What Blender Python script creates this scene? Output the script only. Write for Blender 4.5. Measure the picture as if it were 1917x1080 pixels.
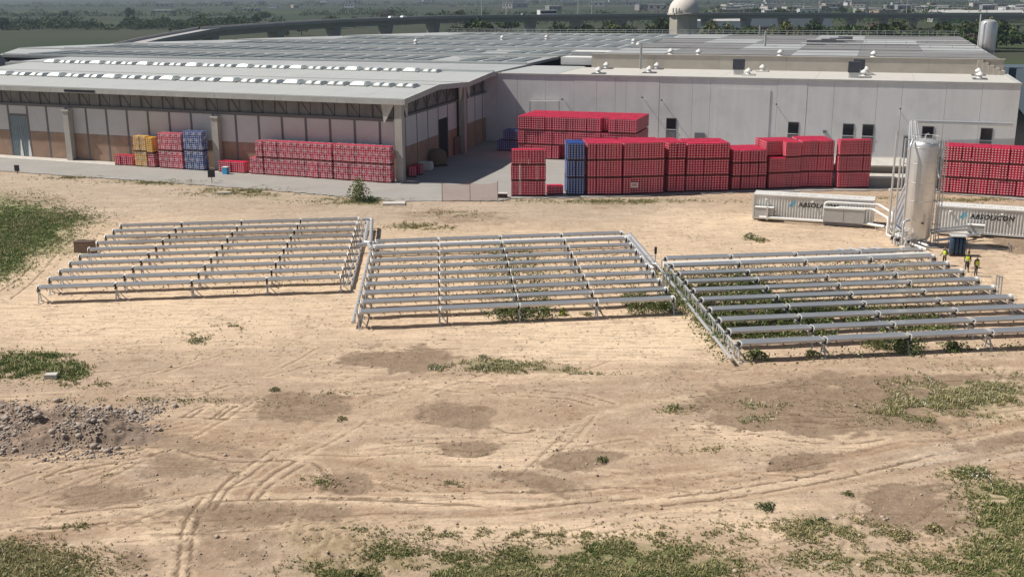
import bpy, math, random
import numpy as np
from mathutils import Vector, Matrix

R = random.Random(7)
NP = np.random.RandomState(11)
S = bpy.context.scene
for o in list(bpy.data.objects): bpy.data.objects.remove(o)
COL = S.collection

# ------------------------------------------------------------------ camera, sky, sun, exposure
CAM_H, FPX, PITCH, ROLL = 23.1, 2040.5, math.radians(15.077), 0.0033
_fw = np.array([0, math.cos(PITCH), -math.sin(PITCH)]); _r = np.array([1., 0, 0]); _d = np.cross(_fw, _r)
_c, _s = math.cos(ROLL), math.sin(ROLL)
CR = np.array([_c * _r + _s * _d, -_s * _r + _c * _d, _fw])
cd = bpy.data.cameras.new('camera'); cam = bpy.data.objects.new('camera', cd); COL.objects.link(cam)
cd.sensor_fit = 'HORIZONTAL'; cd.sensor_width = 36; cd.lens = FPX / 1917 * 36; cd.clip_start = 0.5; cd.clip_end = 30000
cam.matrix_world = Matrix(((CR[0][0], -CR[1][0], -CR[2][0], 0), (CR[0][1], -CR[1][1], -CR[2][1], 0),
                           (CR[0][2], -CR[1][2], -CR[2][2], CAM_H), (0, 0, 0, 1)))
S.camera = cam
SUN = Vector((-0.75, 0.09, 1.0)).normalized()          # towards the sun
w = bpy.data.worlds.new('World'); S.world = w; w.use_nodes = True
nt = w.node_tree
sky = nt.nodes.new('ShaderNodeTexSky'); sky.sky_type = 'NISHITA'; sky.sun_disc = False
sky.sun_elevation = math.asin(SUN.z); sky.sun_rotation = math.atan2(SUN.x, SUN.y)
sky.air_density = 1.0; sky.dust_density = 1.5
nt.links.new(sky.outputs[0], nt.nodes['Background'].inputs[0]); nt.nodes['Background'].inputs[1].default_value = 0.05
sl = bpy.data.lights.new('sun', 'SUN'); so = bpy.data.objects.new('sun', sl); COL.objects.link(so)
sl.energy = 4.6; sl.angle = math.radians(0.53); sl.color = (1.0, 0.95, 0.87)
so.rotation_euler = (-SUN).to_track_quat('-Z', 'Y').to_euler()
vs = S.view_settings; vs.view_transform = 'Standard'; vs.look = 'None'; vs.gamma = 1; vs.use_curve_mapping = False
vs.exposure = 0.28

# ------------------------------------------------------------------ helpers
def at(px, py, z=0.0):                                  # ground survey: photograph point -> place on a level z
    d = ((px - 958.5) / FPX) * CR[0] + ((py - 540) / FPX) * CR[1] + CR[2]
    t = (z - CAM_H) / d[2]
    return np.array([0, 0, CAM_H]) + t * d
def survey(P):                                          # the reverse, for arrays of points
    q = (P - np.array([0, 0, CAM_H])) @ CR.T
    q2 = np.maximum(q[:, 2], 1.0)
    return 958.5 + FPX * q[:, 0] / q2, 540 + FPX * q[:, 1] / q2

def _hash(ix, iy, seed):
    n = (ix * 374761393 + iy * 668265263 + seed * 974634777) & 0x7fffffff
    n = ((n ^ (n >> 13)) * 1274126177) & 0x7fffffff
    return ((n ^ (n >> 16)) & 0xffff) / 65535.0
def vnoise(x, y, seed=0):
    ix = np.floor(x).astype(np.int64); iy = np.floor(y).astype(np.int64)
    fx = x - ix; fy = y - iy; fx = fx * fx * (3 - 2 * fx); fy = fy * fy * (3 - 2 * fy)
    a = _hash(ix, iy, seed); b = _hash(ix + 1, iy, seed); c = _hash(ix, iy + 1, seed); d = _hash(ix + 1, iy + 1, seed)
    return (a * (1 - fx) + b * fx) * (1 - fy) + (c * (1 - fx) + d * fx) * fy
def fbm(x, y, seed=0, oct=4):
    s = 0; a = .5; t = 0
    for i in range(oct):
        s = s + a * vnoise(x, y, seed + i * 17); t += a; a *= .5; x = x * 2.03 + 5.1; y = y * 2.03 + 1.7
    return s / t
def sstep(a, b, x):
    t = np.clip((x - a) / (b - a), 0, 1); return t * t * (3 - 2 * t)

class MB:                                               # collects faces, builds ONE mesh
    def __init__(s): s.v = []; s.f = []; s.m = []
    def face(s, pts, m=0):
        n = len(s.v); s.v += [tuple(p) for p in pts]; s.f.append(tuple(range(n, n + len(pts)))); s.m.append(m); return s
    def hexa(s, c, m=0):                                # 8 corners: bottom 4 ccw, top 4 ccw
        n = len(s.v); s.v += [tuple(p) for p in c]
        for q in ((3, 2, 1, 0), (4, 5, 6, 7), (0, 1, 5, 4), (1, 2, 6, 5), (2, 3, 7, 6), (3, 0, 4, 7)):
            s.f.append(tuple(n + i for i in q)); s.m.append(m)
        return s
    def box(s, x0, x1, y0, y1, z0, z1, m=0, F=None):
        c = [(x0, y0, z0), (x1, y0, z0), (x1, y1, z0), (x0, y1, z0), (x0, y0, z1), (x1, y0, z1), (x1, y1, z1), (x0, y1, z1)]
        if F: c = [F(*p) for p in c]
        return s.hexa(c, m)
    def bar(s, p, q, w, h=None, m=0, up=(0, 0, 1)):     # rectangular bar from p to q
        p = Vector(p); q = Vector(q); h = h or w
        d = (q - p).normalized(); u = Vector(up)
        if abs(d.dot(u)) > .98: u = Vector((1, 0, 0))
        a = d.cross(u).normalized(); b = a.cross(d)
        a *= w / 2; b *= h / 2
        return s.hexa([p - a - b, q - a - b, q + a - b, p + a - b, p - a + b, q - a + b, q + a + b, p + a + b], m)
    def tube(s, path, r, n=8, m=0, cap=True):
        P = [Vector(p) for p in path]; k0 = len(s.v)
        rr = r if isinstance(r, (list, tuple)) else [r] * len(P)
        ref = None
        for i, p in enumerate(P):
            d = (P[min(i + 1, len(P) - 1)] - P[max(i - 1, 0)]).normalized()
            u = Vector((0, 0, 1)) if abs(d.z) < .93 else Vector((1, 0, 0))
            if ref is not None: u = ref
            a = d.cross(u)
            if a.length < 1e-4: a = d.cross(Vector((0, 1, 0)))
            a.normalize(); b = a.cross(d); ref = b
            for j in range(n):
                t = 2 * math.pi * j / n; s.v.append(tuple(p + (a * math.cos(t) + b * math.sin(t)) * rr[i]))
        for i in range(len(P) - 1):
            for j in range(n):
                j2 = (j + 1) % n
                s.f.append((k0 + i * n + j, k0 + i * n + j2, k0 + (i + 1) * n + j2, k0 + (i + 1) * n + j)); s.m.append(m)
        if cap:
            s.f.append(tuple(k0 + j for j in range(n))[::-1]); s.m.append(m)
            k = k0 + (len(P) - 1) * n; s.f.append(tuple(k + j for j in range(n))); s.m.append(m)
        return s
    def lathe(s, prof, n=24, m=0, c=(0, 0)):            # prof: (radius, z)
        k0 = len(s.v)
        for r, z in prof:
            for j in range(n):
                t = 2 * math.pi * j / n; s.v.append((c[0] + r * math.cos(t), c[1] + r * math.sin(t), z))
        for i in range(len(prof) - 1):
            for j in range(n):
                j2 = (j + 1) % n
                s.f.append((k0 + i * n + j, k0 + i * n + j2, k0 + (i + 1) * n + j2, k0 + (i + 1) * n + j)); s.m.append(m)
        s.f.append(tuple(k0 + j for j in range(n))[::-1]); s.m.append(m)
        k = k0 + (len(prof) - 1) * n; s.f.append(tuple(k + j for j in range(n))); s.m.append(m)
        return s
    def mesh(s, name, mats, smooth=False):
        me = bpy.data.meshes.new(name); me.from_pydata(s.v, [], s.f)
        if not isinstance(mats, (list, tuple)): mats = [mats]
        for x in mats: me.materials.append(x)
        if len(mats) > 1: me.polygons.foreach_set('material_index', s.m)
        if smooth:
            me.polygons.foreach_set('use_smooth', [True] * len(s.f))
            me.set_sharp_from_angle(angle=math.radians(38))
        me.update(); return me
    def build(s, name, mats, parent=None, smooth=False):
        return link(name, s.mesh(name, mats, smooth), parent)

def link(name, me, parent=None, loc=None, rz=0):
    o = bpy.data.objects.new(name, me); COL.objects.link(o)
    if parent: o.parent = parent
    if loc is not None: o.location = loc
    if rz: o.rotation_euler.z = rz
    return o
def tag(o, label, cat, group=None, kind=None):
    o['label'] = label; o['category'] = cat
    if group: o['group'] = group
    if kind: o['kind'] = kind
    return o
def empty(name, loc, rz=0, label=None, cat=None, group=None):
    o = link(name, None, None, loc, rz); o.empty_display_size = .3
    if label: tag(o, label, cat, group)
    return o
def struct(o): o['kind'] = 'structure'; return o
def copy_tree(o, parent=None):
    c = o.copy(); COL.objects.link(c); c.parent = parent
    for ch in KIDS.get(o.name, []): copy_tree(ch, c)
    return c
KIDS = {}
def index_kids():
    KIDS.clear()
    for o in bpy.data.objects:
        if o.parent: KIDS.setdefault(o.parent.name, []).append(o)
ORD = ['first', 'second', 'third', 'fourth', 'fifth', 'sixth', 'seventh', 'eighth', 'ninth', 'tenth', 'eleventh', 'twelfth', 'thirteenth', 'fourteenth',
       'fifteenth', 'sixteenth', 'seventeenth', 'eighteenth', 'nineteenth', 'twentieth', '21st', '22nd', '23rd', '24th', '25th', '26th', '27th', '28th', '29th', '30th',
       '31st', '32nd', '33rd', '34th', '35th', '36th', '37th', '38th', '39th', '40th', '41st', '42nd', '43rd', '44th', '45th', '46th', '47th', '48th', '49th', '50th']

ORD += ['%d%s' % (i, {1: 'st', 2: 'nd', 3: 'rd'}.get(i % 10 if i % 100 not in (11, 12, 13) else 0, 'th')) for i in range(51, 200)]

def mat(name, col, rough=.7, metal=0, var=.12, scale=3.0, bump=0.0, bscale=20, spec=.4, dirt=None, dscale=.6, damt=.5, stretch=None, attr=None, coord='Object', rnd=0):
    m = bpy.data.materials.new(name); m.use_nodes = True
    n = m.node_tree.nodes; L = m.node_tree.links; b = n['Principled BSDF']
    b.inputs['Roughness'].default_value = rough; b.inputs['Metallic'].default_value = metal; b.inputs['Specular IOR Level'].default_value = spec
    tc = n.new('ShaderNodeTexCoord'); mp = n.new('ShaderNodeMapping'); L.new(tc.outputs[coord], mp.inputs[0])
    if stretch: mp.inputs['Scale'].default_value = stretch
    nz = n.new('ShaderNodeTexNoise'); nz.inputs['Scale'].default_value = scale; nz.inputs['Detail'].default_value = 6; nz.inputs['Roughness'].default_value = .62
    L.new(mp.outputs[0], nz.inputs[0])
    mr = n.new('ShaderNodeMapRange'); mr.inputs[1].default_value = .3; mr.inputs[2].default_value = .7
    mr.inputs[3].default_value = 1 - var; mr.inputs[4].default_value = 1 + var; L.new(nz.outputs[0], mr.inputs[0])
    mul = n.new('ShaderNodeMix'); mul.data_type = 'RGBA'; mul.blend_type = 'MULTIPLY'; mul.inputs[0].default_value = 1
    if attr:
        at_ = n.new('ShaderNodeAttribute'); at_.attribute_name = attr; L.new(at_.outputs[0], mul.inputs[6])
    else: mul.inputs[6].default_value = (*col, 1)
    L.new(mr.outputs[0], mul.inputs[7]); out = mul.outputs[2]
    if rnd:
        oi = n.new('ShaderNodeObjectInfo'); rr = n.new('ShaderNodeMapRange'); rr.inputs[3].default_value = 1 - rnd; rr.inputs[4].default_value = 1 + rnd * .6; L.new(oi.outputs['Random'], rr.inputs[0])
        m3 = n.new('ShaderNodeMix'); m3.data_type = 'RGBA'; m3.blend_type = 'MULTIPLY'; m3.inputs[0].default_value = 1; L.new(out, m3.inputs[6]); L.new(rr.outputs[0], m3.inputs[7]); out = m3.outputs[2]
    if dirt:
        n2 = n.new('ShaderNodeTexNoise'); n2.inputs['Scale'].default_value = dscale; n2.inputs['Detail'].default_value = 8; n2.inputs['Roughness'].default_value = .68
        L.new(tc.outputs['Object'], n2.inputs[0])
        r2 = n.new('ShaderNodeMapRange'); r2.inputs[1].default_value = .48; r2.inputs[2].default_value = .72; r2.inputs[4].default_value = damt; L.new(n2.outputs[0], r2.inputs[0])
        mx = n.new('ShaderNodeMix'); mx.data_type = 'RGBA'; L.new(r2.outputs[0], mx.inputs[0]); L.new(out, mx.inputs[6]); mx.inputs[7].default_value = (*dirt, 1); out = mx.outputs[2]
    L.new(out, b.inputs['Base Color'])
    if bump:
        n3 = n.new('ShaderNodeTexNoise'); n3.inputs['Scale'].default_value = bscale; n3.inputs['Detail'].default_value = 5; L.new(tc.outputs['Object'], n3.inputs[0])
        bp = n.new('ShaderNodeBump'); bp.inputs['Strength'].default_value = bump; bp.inputs['Distance'].default_value = .05; L.new(n3.outputs[0], bp.inputs['Height']); L.new(bp.outputs[0], b.inputs['Normal'])
    return m

M = {}
def ground_mat():
    m = bpy.data.materials.new('sandy_ground'); m.use_nodes = True
    n = m.node_tree.nodes; L = m.node_tree.links; b = n['Principled BSDF']; b.inputs['Roughness'].default_value = .95; b.inputs['Specular IOR Level'].default_value = .1
    tc = n.new('ShaderNodeTexCoord')
    def noise(sc, det=6, rough=.65, st=None, rot=0):
        z = n.new('ShaderNodeTexNoise'); z.inputs['Scale'].default_value = sc; z.inputs['Detail'].default_value = det; z.inputs['Roughness'].default_value = rough
        if st:
            mp = n.new('ShaderNodeMapping'); mp.inputs['Scale'].default_value = st; mp.inputs['Rotation'].default_value = (0, 0, rot); L.new(tc.outputs['Object'], mp.inputs[0]); L.new(mp.outputs[0], z.inputs[0])
        else: L.new(tc.outputs['Object'], z.inputs[0])
        return z.outputs[0]
    def math_(op, a, c):
        z = n.new('ShaderNodeMath'); z.operation = op
        for i, v in enumerate((a, c)):
            if isinstance(v, (int, float)): z.inputs[i].default_value = v
            else: L.new(v, z.inputs[i])
        return z.outputs[0]
    def rng(x, a, c, lo=0, hi=1):
        z = n.new('ShaderNodeMapRange'); z.interpolation_type = 'SMOOTHSTEP'
        for i, v in enumerate((a, c, lo, hi)): z.inputs[i + 1].default_value = v
        L.new(x, z.inputs[0]); return z.outputs[0]
    def mixc(f, a, c, mode='MIX'):
        z = n.new('ShaderNodeMix'); z.data_type = 'RGBA'; z.blend_type = mode
        for i, v in ((0, f), (6, a), (7, c)):
            if isinstance(v, (int, float)): z.inputs[i].default_value = v
            elif isinstance(v, tuple): z.inputs[i].default_value = (*v, 1)
            else: L.new(v, z.inputs[i])
        return z.outputs[2]
    soil = n.new('ShaderNodeAttribute'); soil.attribute_name = 'soil'; mk = n.new('ShaderNodeAttribute'); mk.attribute_name = 'marks'
    sp = n.new('ShaderNodeSeparateColor'); L.new(mk.outputs[0], sp.inputs[0])
    nA = noise(.9, 9, .72); nB = noise(5, 6, .7); nC = noise(.25, 4); nC2 = noise(.42, 6, .6); nS = noise(1.0, 5, .6, (.35, 2.6, 1), -.1); nF = noise(2.6, 4, .55); nG = noise(9, 3, .6)
    nf_ = sp.outputs[2]; K = lambda f: math_('MULTIPLY', f, nf_)
    c = mixc(K(rng(nS, .44, .62, 0, .55)), soil.outputs[0], (.37, .28, .20)); c = mixc(K(rng(nA, .5, .7, 0, .35)), c, (.67, .54, .40)); c = mixc(K(rng(nA, .48, .33, 0, .4)), c, (.34, .252, .178))
    dm = rng(math_('ADD', sp.outputs[0], math_('MULTIPLY', math_('SUBTRACT', math_('ADD', math_('MULTIPLY', nA, .55), math_('MULTIPLY', nC2, .45)), .5), 1.5)), .30, .58); dcol = mixc(rng(nA, .3, .7), (.20, .14, .096), (.285, .207, .146))
    c = mixc(math_('MULTIPLY', dm, .9), c, dcol)
    fr = rng(math_('ADD', sp.outputs[1], math_('MULTIPLY', math_('SUBTRACT', nB, .5), .9)), .30, .75); c = mixc(math_('MULTIPLY', fr, .75), c, (.155, .104, .068))
    fk = K(math_('MULTIPLY', rng(nF, .575, .65), rng(nC, .40, .62, .12, 1))); c = mixc(math_('MULTIPLY', fk, .72), c, (.17, .125, .075))
    c = mixc(K(rng(nG, .66, .72, 0, .5)), c, (.70, .58, .44)); c = mixc(1.0, c, rng(nB, .3, .7, .86, 1.12), 'MULTIPLY')
    L.new(c, b.inputs['Base Color'])
    bp = n.new('ShaderNodeBump'); bp.inputs['Strength'].default_value = .8; bp.inputs['Distance'].default_value = .07
    L.new(math_('ADD', math_('ADD', nB, math_('MULTIPLY', fk, .8)), math_('MULTIPLY', nS, .7)), bp.inputs['Height']); L.new(bp.outputs[0], b.inputs['Normal']); return m
M['ground'] = ground_mat()
M['concrete'] = mat('concrete_yard', (.31, .295, .272), .85, var=.10, scale=.5, dirt=(.235, .215, .19), dscale=.25, damt=.6, bump=.15, bscale=8)
M['pale_conc'] = mat('pale_concrete', (.52, .49, .44), .85, var=.12, scale=1.2, dirt=(.33, .3, .26), dscale=.5)
M['column'] = mat('precast_column', (.42, .40, .36), .85, var=.14, scale=1.0, dirt=(.27, .25, .22), dscale=.7, stretch=(1, 1, .3))
M['white_panel'] = mat('white_wall_panel', (.57, .56, .55), .8, var=.07, scale=.8, dirt=(.42, .37, .34), dscale=.4, damt=.4)
M['brown_panel'] = mat('brown_wall_base', (.34, .225, .16), .85, var=.16, scale=.9, dirt=(.24, .15, .10), dscale=.6)
M['upper_panel'] = mat('weathered_upper_panel', (.21, .205, .2), .85, var=.18, scale=.9, dirt=(.12, .115, .11), dscale=.5, stretch=(1, 1, .4))
M['mullion'] = mat('grey_mullion', (.15, .145, .145), .75, var=.12)
M['fascia'] = mat('fascia', (.44, .44, .42), .75, var=.12, scale=.7, dirt=(.3, .29, .27), dscale=.3)
M['roof'] = mat('roof_sheet', (.40, .41, .40), .7, var=.10, scale=.12, dirt=(.30, .30, .29), dscale=.12, damt=.6)
M['roof_far'] = mat('factory_roof', (.36, .37, .37), .7, var=.16, scale=.07, dirt=(.26, .265, .27), dscale=.06, damt=.7)
M['roof_dark'] = mat('bitumen_roof', (.20, .195, .195), .8, var=.2, scale=.08, dirt=(.12, .12, .125), dscale=.07, damt=.8, stretch=(.4, 2, 1))
M['roof_pale'] = mat('pale_roof_membrane', (.52, .50, .46), .8, var=.08, scale=.2, dirt=(.38, .35, .31), dscale=.2, damt=.6)
M['beige'] = mat('beige_step_wall', (.47, .43, .37), .85, var=.08, scale=.4, dirt=(.33, .3, .25), dscale=.3, damt=.5)
M['fac_white'] = mat('factory_white_wall', (.70, .695, .685), .75, var=.06, scale=.5, dirt=(.50, .48, .46), dscale=.3, damt=.45, stretch=(1.6, 1.6, .12))
M['dome'] = mat('skylight_dome', (.56, .585, .565), .35, var=.08, scale=2, spec=.5, dirt=(.5, .5, .46), dscale=1.2, damt=.5)
M['skyl_dark'] = mat('dark_skylight', (.15, .165, .165), .35, var=.2, scale=.3, spec=.5)
M['curb'] = mat('skylight_curb', (.42, .43, .41), .7, var=.12)
M['white'] = mat('white_paint', (.74, .73, .70), .55, var=.06, dirt=(.5, .46, .4), dscale=.9, damt=.35)
M['contw'] = mat('container_white', (.66, .645, .61), .5, var=.06, scale=1.2, dirt=(.5, .45, .37), dscale=.8, damt=.45)
M['dark'] = mat('dark_metal', (.045, .045, .05), .6)
M['vent_dark'] = mat('dark_ventilator', (.05, .055, .07), .6)
M['galv'] = mat('galvanised_steel', (.60, .605, .60), .5, metal=.3, var=.15, scale=6)
M['alu'] = mat('trough_aluminium', (.68, .655, .635), .6, metal=.05, var=.08, scale=1.5, dirt=(.36, .33, .29), dscale=1.0, damt=.5)
M['rim'] = mat('rim_aluminium', (.56, .56, .55), .4, metal=.4, var=.06)
M['glass'] = mat('dusty_cover_glass', (.215, .22, .23), .14, metal=0, var=.10, scale=.6, spec=1.0, dirt=(.30, .285, .26), dscale=.5, damt=.5)
M['clad'] = mat('pipe_cladding', (.66, .66, .66), .36, metal=.6, var=.08, scale=3)
M['tank'] = mat('tank_steel', (.70, .69, .675), .36, metal=.62, var=.07, scale=1.0, stretch=(1, 1, .2), dirt=(.55, .52, .48), dscale=.6, damt=.4)
M['red'] = mat('red_crate', (.54, .015, .058), .5, rnd=.22, var=.16, scale=2.5, spec=.35)
M['blue'] = mat('blue_crate', (.018, .055, .24), .5, rnd=.2, var=.16, scale=2.5, spec=.35)
M['yellow'] = mat('yellow_crate', (.66, .36, .02), .5, var=.14, scale=2.5, spec=.35)
M['logo'] = mat('crate_print', (.80, .68, .66), .6, var=.15)
M['logo_b'] = mat('blue_crate_print', (.62, .66, .72), .6, var=.1)
M['wood'] = mat('pallet_wood', (.085, .055, .038), .85, var=.2)
M['pane'] = mat('window_pane', (.012, .014, .02), .12, spec=.6)
M['shutter'] = mat('grey_shutter', (.17, .17, .18), .5, var=.08)
M['door'] = mat('blue_grey_door', (.20, .25, .275), .6, var=.12, scale=1.5, dirt=(.32, .33, .32), dscale=.5, stretch=(1, 1, .3))
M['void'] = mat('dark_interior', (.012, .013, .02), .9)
M['leaf'] = mat('foliage', (.07, .1, .03), .8, var=.2, scale=6, attr='tint', spec=.2)
M['bark'] = mat('bark', (.09, .065, .045), .9)
M['stone'] = mat('rubble_stone', (.40, .335, .28), .9, var=.3, scale=1.4, dirt=(.22, .18, .145), dscale=.8)
M['spoil'] = mat('spoil_earth', (.25, .18, .132), .95, var=.25, scale=2.5, bump=.8, bscale=5, dirt=(.19, .145, .105), dscale=.7, damt=.8)
M['visc'] = mat('viaduct_concrete', (.38, .375, .37), .85, var=.1, scale=.2, dirt=(.28, .275, .27), dscale=.1)
M['skin'] = mat('skin', (.33, .19, .13), .6)
M['vest'] = mat('high_visibility_yellow', (.62, .70, .03), .6, var=.08)
M['navy'] = mat('dark_clothing', (.035, .038, .05), .85)
M['hair'] = mat('dark_hair', (.02, .016, .013), .7)
M['bottle'] = mat('gas_bottle_blue', (.035, .075, .14), .4, var=.2)
M['grey_box'] = mat('grey_cabinet', (.47, .465, .45), .55, var=.06)
M['net'] = mat('orange_netting', (.62, .30, .18), .8)
M['far_leaf'] = M['leaf']
M['letter'] = mat('black_lettering', (.02, .02, .022), .5)
M['emblem'] = mat('blue_emblem', (.16, .44, .60), .5)
M['roofprint'] = mat('faded_roof_print', (.34, .26, .23), .7)
M['bus'] = mat('bus_white', (.72, .73, .74), .4)
M['teal'] = mat('teal_cladding', (.09, .12, .145), .6)
M['town'] = mat('town_wall', (.55, .52, .48), .85, var=.1)
M['town2'] = mat('town_wall_grey', (.32, .31, .31), .85, var=.1)
M['town3'] = mat('town_wall_ochre', (.42, .34, .26), .85, var=.1)
M['greenshed'] = mat('green_shed', (.16, .30, .13), .7)
M['sandbag'] = mat('brown_bundle', (.18, .12, .085), .9, var=.2)
def film():
    m = bpy.data.materials.new('shrink_film'); m.use_nodes = True
    n = m.node_tree.nodes; L = m.node_tree.links
    for x in list(n):
        if x.type == 'BSDF_PRINCIPLED': n.remove(x)
    out = n['Material Output']; t = n.new('ShaderNodeBsdfTransparent'); g = n.new('ShaderNodeBsdfPrincipled')
    g.inputs['Base Color'].default_value = (.75, .72, .74, 1); g.inputs['Roughness'].default_value = .22; g.inputs['Specular IOR Level'].default_value = .8
    tc = n.new('ShaderNodeTexCoord'); mp = n.new('ShaderNodeMapping'); mp.inputs['Scale'].default_value = (1, 1, 2.2)
    nz = n.new('ShaderNodeTexNoise'); nz.inputs['Scale'].default_value = 1.7; nz.inputs['Detail'].default_value = 6
    L.new(tc.outputs['Object'], mp.inputs[0]); L.new(mp.outputs[0], nz.inputs[0])
    cr = n.new('ShaderNodeMapRange'); cr.inputs[1].default_value = .5; cr.inputs[2].default_value = .72; cr.inputs[3].default_value = .03; cr.inputs[4].default_value = .62
    L.new(nz.outputs[0], cr.inputs[0])
    bp = n.new('ShaderNodeBump'); bp.inputs['Strength'].default_value = .9; bp.inputs['Distance'].default_value = .2; L.new(nz.outputs[0], bp.inputs['Height']); L.new(bp.outputs[0], g.inputs['Normal'])
    mx = n.new('ShaderNodeMixShader'); L.new(cr.outputs[0], mx.inputs[0]); L.new(t.outputs[0], mx.inputs[1]); L.new(g.outputs[0], mx.inputs[2]); L.new(mx.outputs[0], out.inputs[0])
    return m
M['film'] = film()
def netmat():
    m = bpy.data.materials.new('orange_net'); m.use_nodes = True
    n = m.node_tree.nodes; L = m.node_tree.links; b = n['Principled BSDF']; out = n['Material Output']
    b.inputs['Base Color'].default_value = (.80, .30, .15, 1); b.inputs['Roughness'].default_value = .8
    t = n.new('ShaderNodeBsdfTransparent'); mx = n.new('ShaderNodeMixShader'); mx.inputs[0].default_value = .3
    L.new(t.outputs[0], mx.inputs[1]); L.new(b.outputs[0], mx.inputs[2]); L.new(mx.outputs[0], out.inputs[0]); return m
M['netm'] = netmat()
# ------------------------------------------------------------------ ground: one sheet to the horizon
def axis0(dense0, dense1, step, far0, far1):
    v = list(np.arange(dense0, dense1, step)); d = step; x = v[-1]
    while x < far1: d *= 1.35; x += d; v.append(x)
    d = step; x = dense0; lo = []
    while x > far0: d *= 1.35; x -= d; lo.append(x)
    return np.array(lo[::-1] + v)
_m = list(np.arange(-42, 42, .14)); _r = [42.0]; _l = [-42.14]
while _r[-1] < 70: _r.append(_r[-1] + .26)
while _l[-1] > -70: _l.append(_l[-1] - .26)
for lst, sg in ((_r, 1), (_l, -1)):
    d = .26
    while abs(lst[-1]) < 9000: d *= 1.35; lst.append(lst[-1] + sg * d)
gx = np.array(_l[::-1] + _m + _r)
ys = [30.0]
while ys[-1] < 150: ys.append(ys[-1] + .13 * (ys[-1] / 40) ** 1.15)
d = .8
while ys[-1] < 14000: d *= 1.12; ys.append(ys[-1] + d)
gy = np.concatenate([[-3000, -600, -120, -20, 15], np.array(ys)])
XX, YY = np.meshgrid(gx, gy); X = XX.ravel(); Y = YY.ravel(); Z = np.zeros_like(X)
PU, PV = survey(np.stack([X, Y, Z], 1))
near = (Y > 29) & (Y < 165) & (X > -95) & (X < 95)
SAND = np.array([.540, .402, .284]); PALE = np.array([.71, .545, .380]); DAMP = np.array([.250, .166, .108]); MID = np.array([.39, .29, .208])
GREY = np.array([.41, .345, .275]); GRASS = np.array([.13, .155, .055]); OLIVE = np.array([.27, .225, .125]); GRAVEL = np.array([.44, .39, .335])
colr = np.tile(SAND, (len(X), 1))
n1 = fbm(X * .09, Y * .16, 1); n2 = fbm(X * .5, Y * .8, 5); n3 = fbm(X * 2.1, Y * 2.6, 9, 5)
hd = .1; XR = X * math.cos(hd) + Y * math.sin(hd); YR = -X * math.sin(hd) + Y * math.cos(hd)
st = fbm(XR * .16, YR * 1.5, 31, 4); st2 = fbm(XR * .45, YR * 4.2, 37, 3); blot = fbm(X * .28, Y * .42, 61, 5)
def mix(c, m): 
    global colr
    colr = colr * (1 - m[:, None]) + c * m[:, None]
mix(PALE, sstep(.5, .75, n1) * .7)
mix(MID, sstep(.40, .60, blot) * .75)
mix(MID, sstep(.42, .60, st) * .75); mix(DAMP, sstep(.54, .74, st2) * .5 * sstep(.35, .6, n1))
def ell(cx, cy, rx, ry, ang=0, soft=.45, rag=.75):
    a = math.radians(ang); du = PU - cx; dv = PV - cy
    p = (du * math.cos(a) + dv * math.sin(a)) / rx; q = (-du * math.sin(a) + dv * math.cos(a)) / ry
    e = np.sqrt(p * p + q * q) + rag * (n2 - .5) + .55 * (n3 - .5)
    return sstep(1.0 + soft * .5, 1.0 - soft, e) * near
# duller, greyer strip between the road and the arrays
band = sstep(440, 395, PV + 25 * (n2 - .5)) * sstep(318, 330, PV); mix(GREY, band * .62 * sstep(1500, 1150, PU) * near)
mix(MID, sstep(425, 380, PV) * sstep(1250, 1400, PU) * .5 * near)
mix(MID, sstep(.38, .56, n2) * sstep(660, 760, PV) * .7 * near); mix(DAMP * 1.2, sstep(.50, .66, fbm(X * .13, Y * .22, 611, 4)) * sstep(690, 780, PV) * .6 * near); mix(PALE, sstep(690, 600, PV) * sstep(400, 460, PV) * .55 * near)
for cx, cy, rx, ry, k in ((250, 600, 330, 60, .7), (1150, 640, 330, 60, .85), (1320, 415, 150, 28, .8), (330, 480, 330, 80, .6), (950, 520, 330, 80, .6), (1230, 610, 120, 60, .6),
                          (300, 1000, 110, 25, .7), (1000, 1000, 300, 35, .5), (1330, 960, 190, 60, .5), (1480, 815, 260, 30, .6), (1000, 850, 320, 22, .4), (1880, 560, 60, 60, .5)):
    mix(PALE, ell(cx, cy, rx, ry, soft=.8) * k)
damp = np.zeros_like(X)
for cx, cy, rx, ry, an, k in ((745, 674, 118, 27, 0, .85), (560, 757, 95, 30, 0, .85), (860, 776, 85, 27, 5, .85), (880, 838, 78, 13, 0, .7), (1090, 862, 72, 22, -8, .8), (1010, 900, 88, 20, 5, .8),
                              (1560, 765, 235, 58, 0, .95), (1700, 712, 230, 14, -2, .8), (1380, 745, 130, 30, -8, .7), (1710, 955, 130, 52, 0, .9), (1500, 862, 72, 18, -5, .85), (340, 872, 110, 42, 0, .55),
                              (420, 1015, 150, 70, 0, .5), (500, 960, 240, 28, 0, .55), (650, 900, 55, 22, 0, .7), (190, 930, 130, 26, 0, .6), (330, 830, 190, 24, 8, .5), (250, 1045, 40, 30, 0, .5),
                              (60, 375, 120, 16, 0, .4), (500, 385, 200, 14, 0, .35), (850, 405, 160, 22, 3, .45), (1300, 690, 120, 14, -3, .4), (230, 680, 160, 30, 5, .35), (1880, 825, 130, 20, -10, .6),
                              (1890, 445, 70, 30, 15, .75), (1720, 500, 120, 20, 0, .2), (1150, 385, 70, 12, 0, .4), (1060, 400, 60, 14, 0, .35), (620, 780, 120, 40, 0, .35), (420, 745, 130, 18, 0, .4), (1270, 860, 160, 16, -4, .35), (700, 1000, 160, 12, 0, .4)):
    damp = np.maximum(damp, ell(cx, cy, rx * 1.12, ry * 1.12, an, .75, .9) * k)
mix(MID, damp * .55)
mix(np.array([.43, .375, .315]), ell(1800, 850, 150, 24, -6) * .6)
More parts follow.
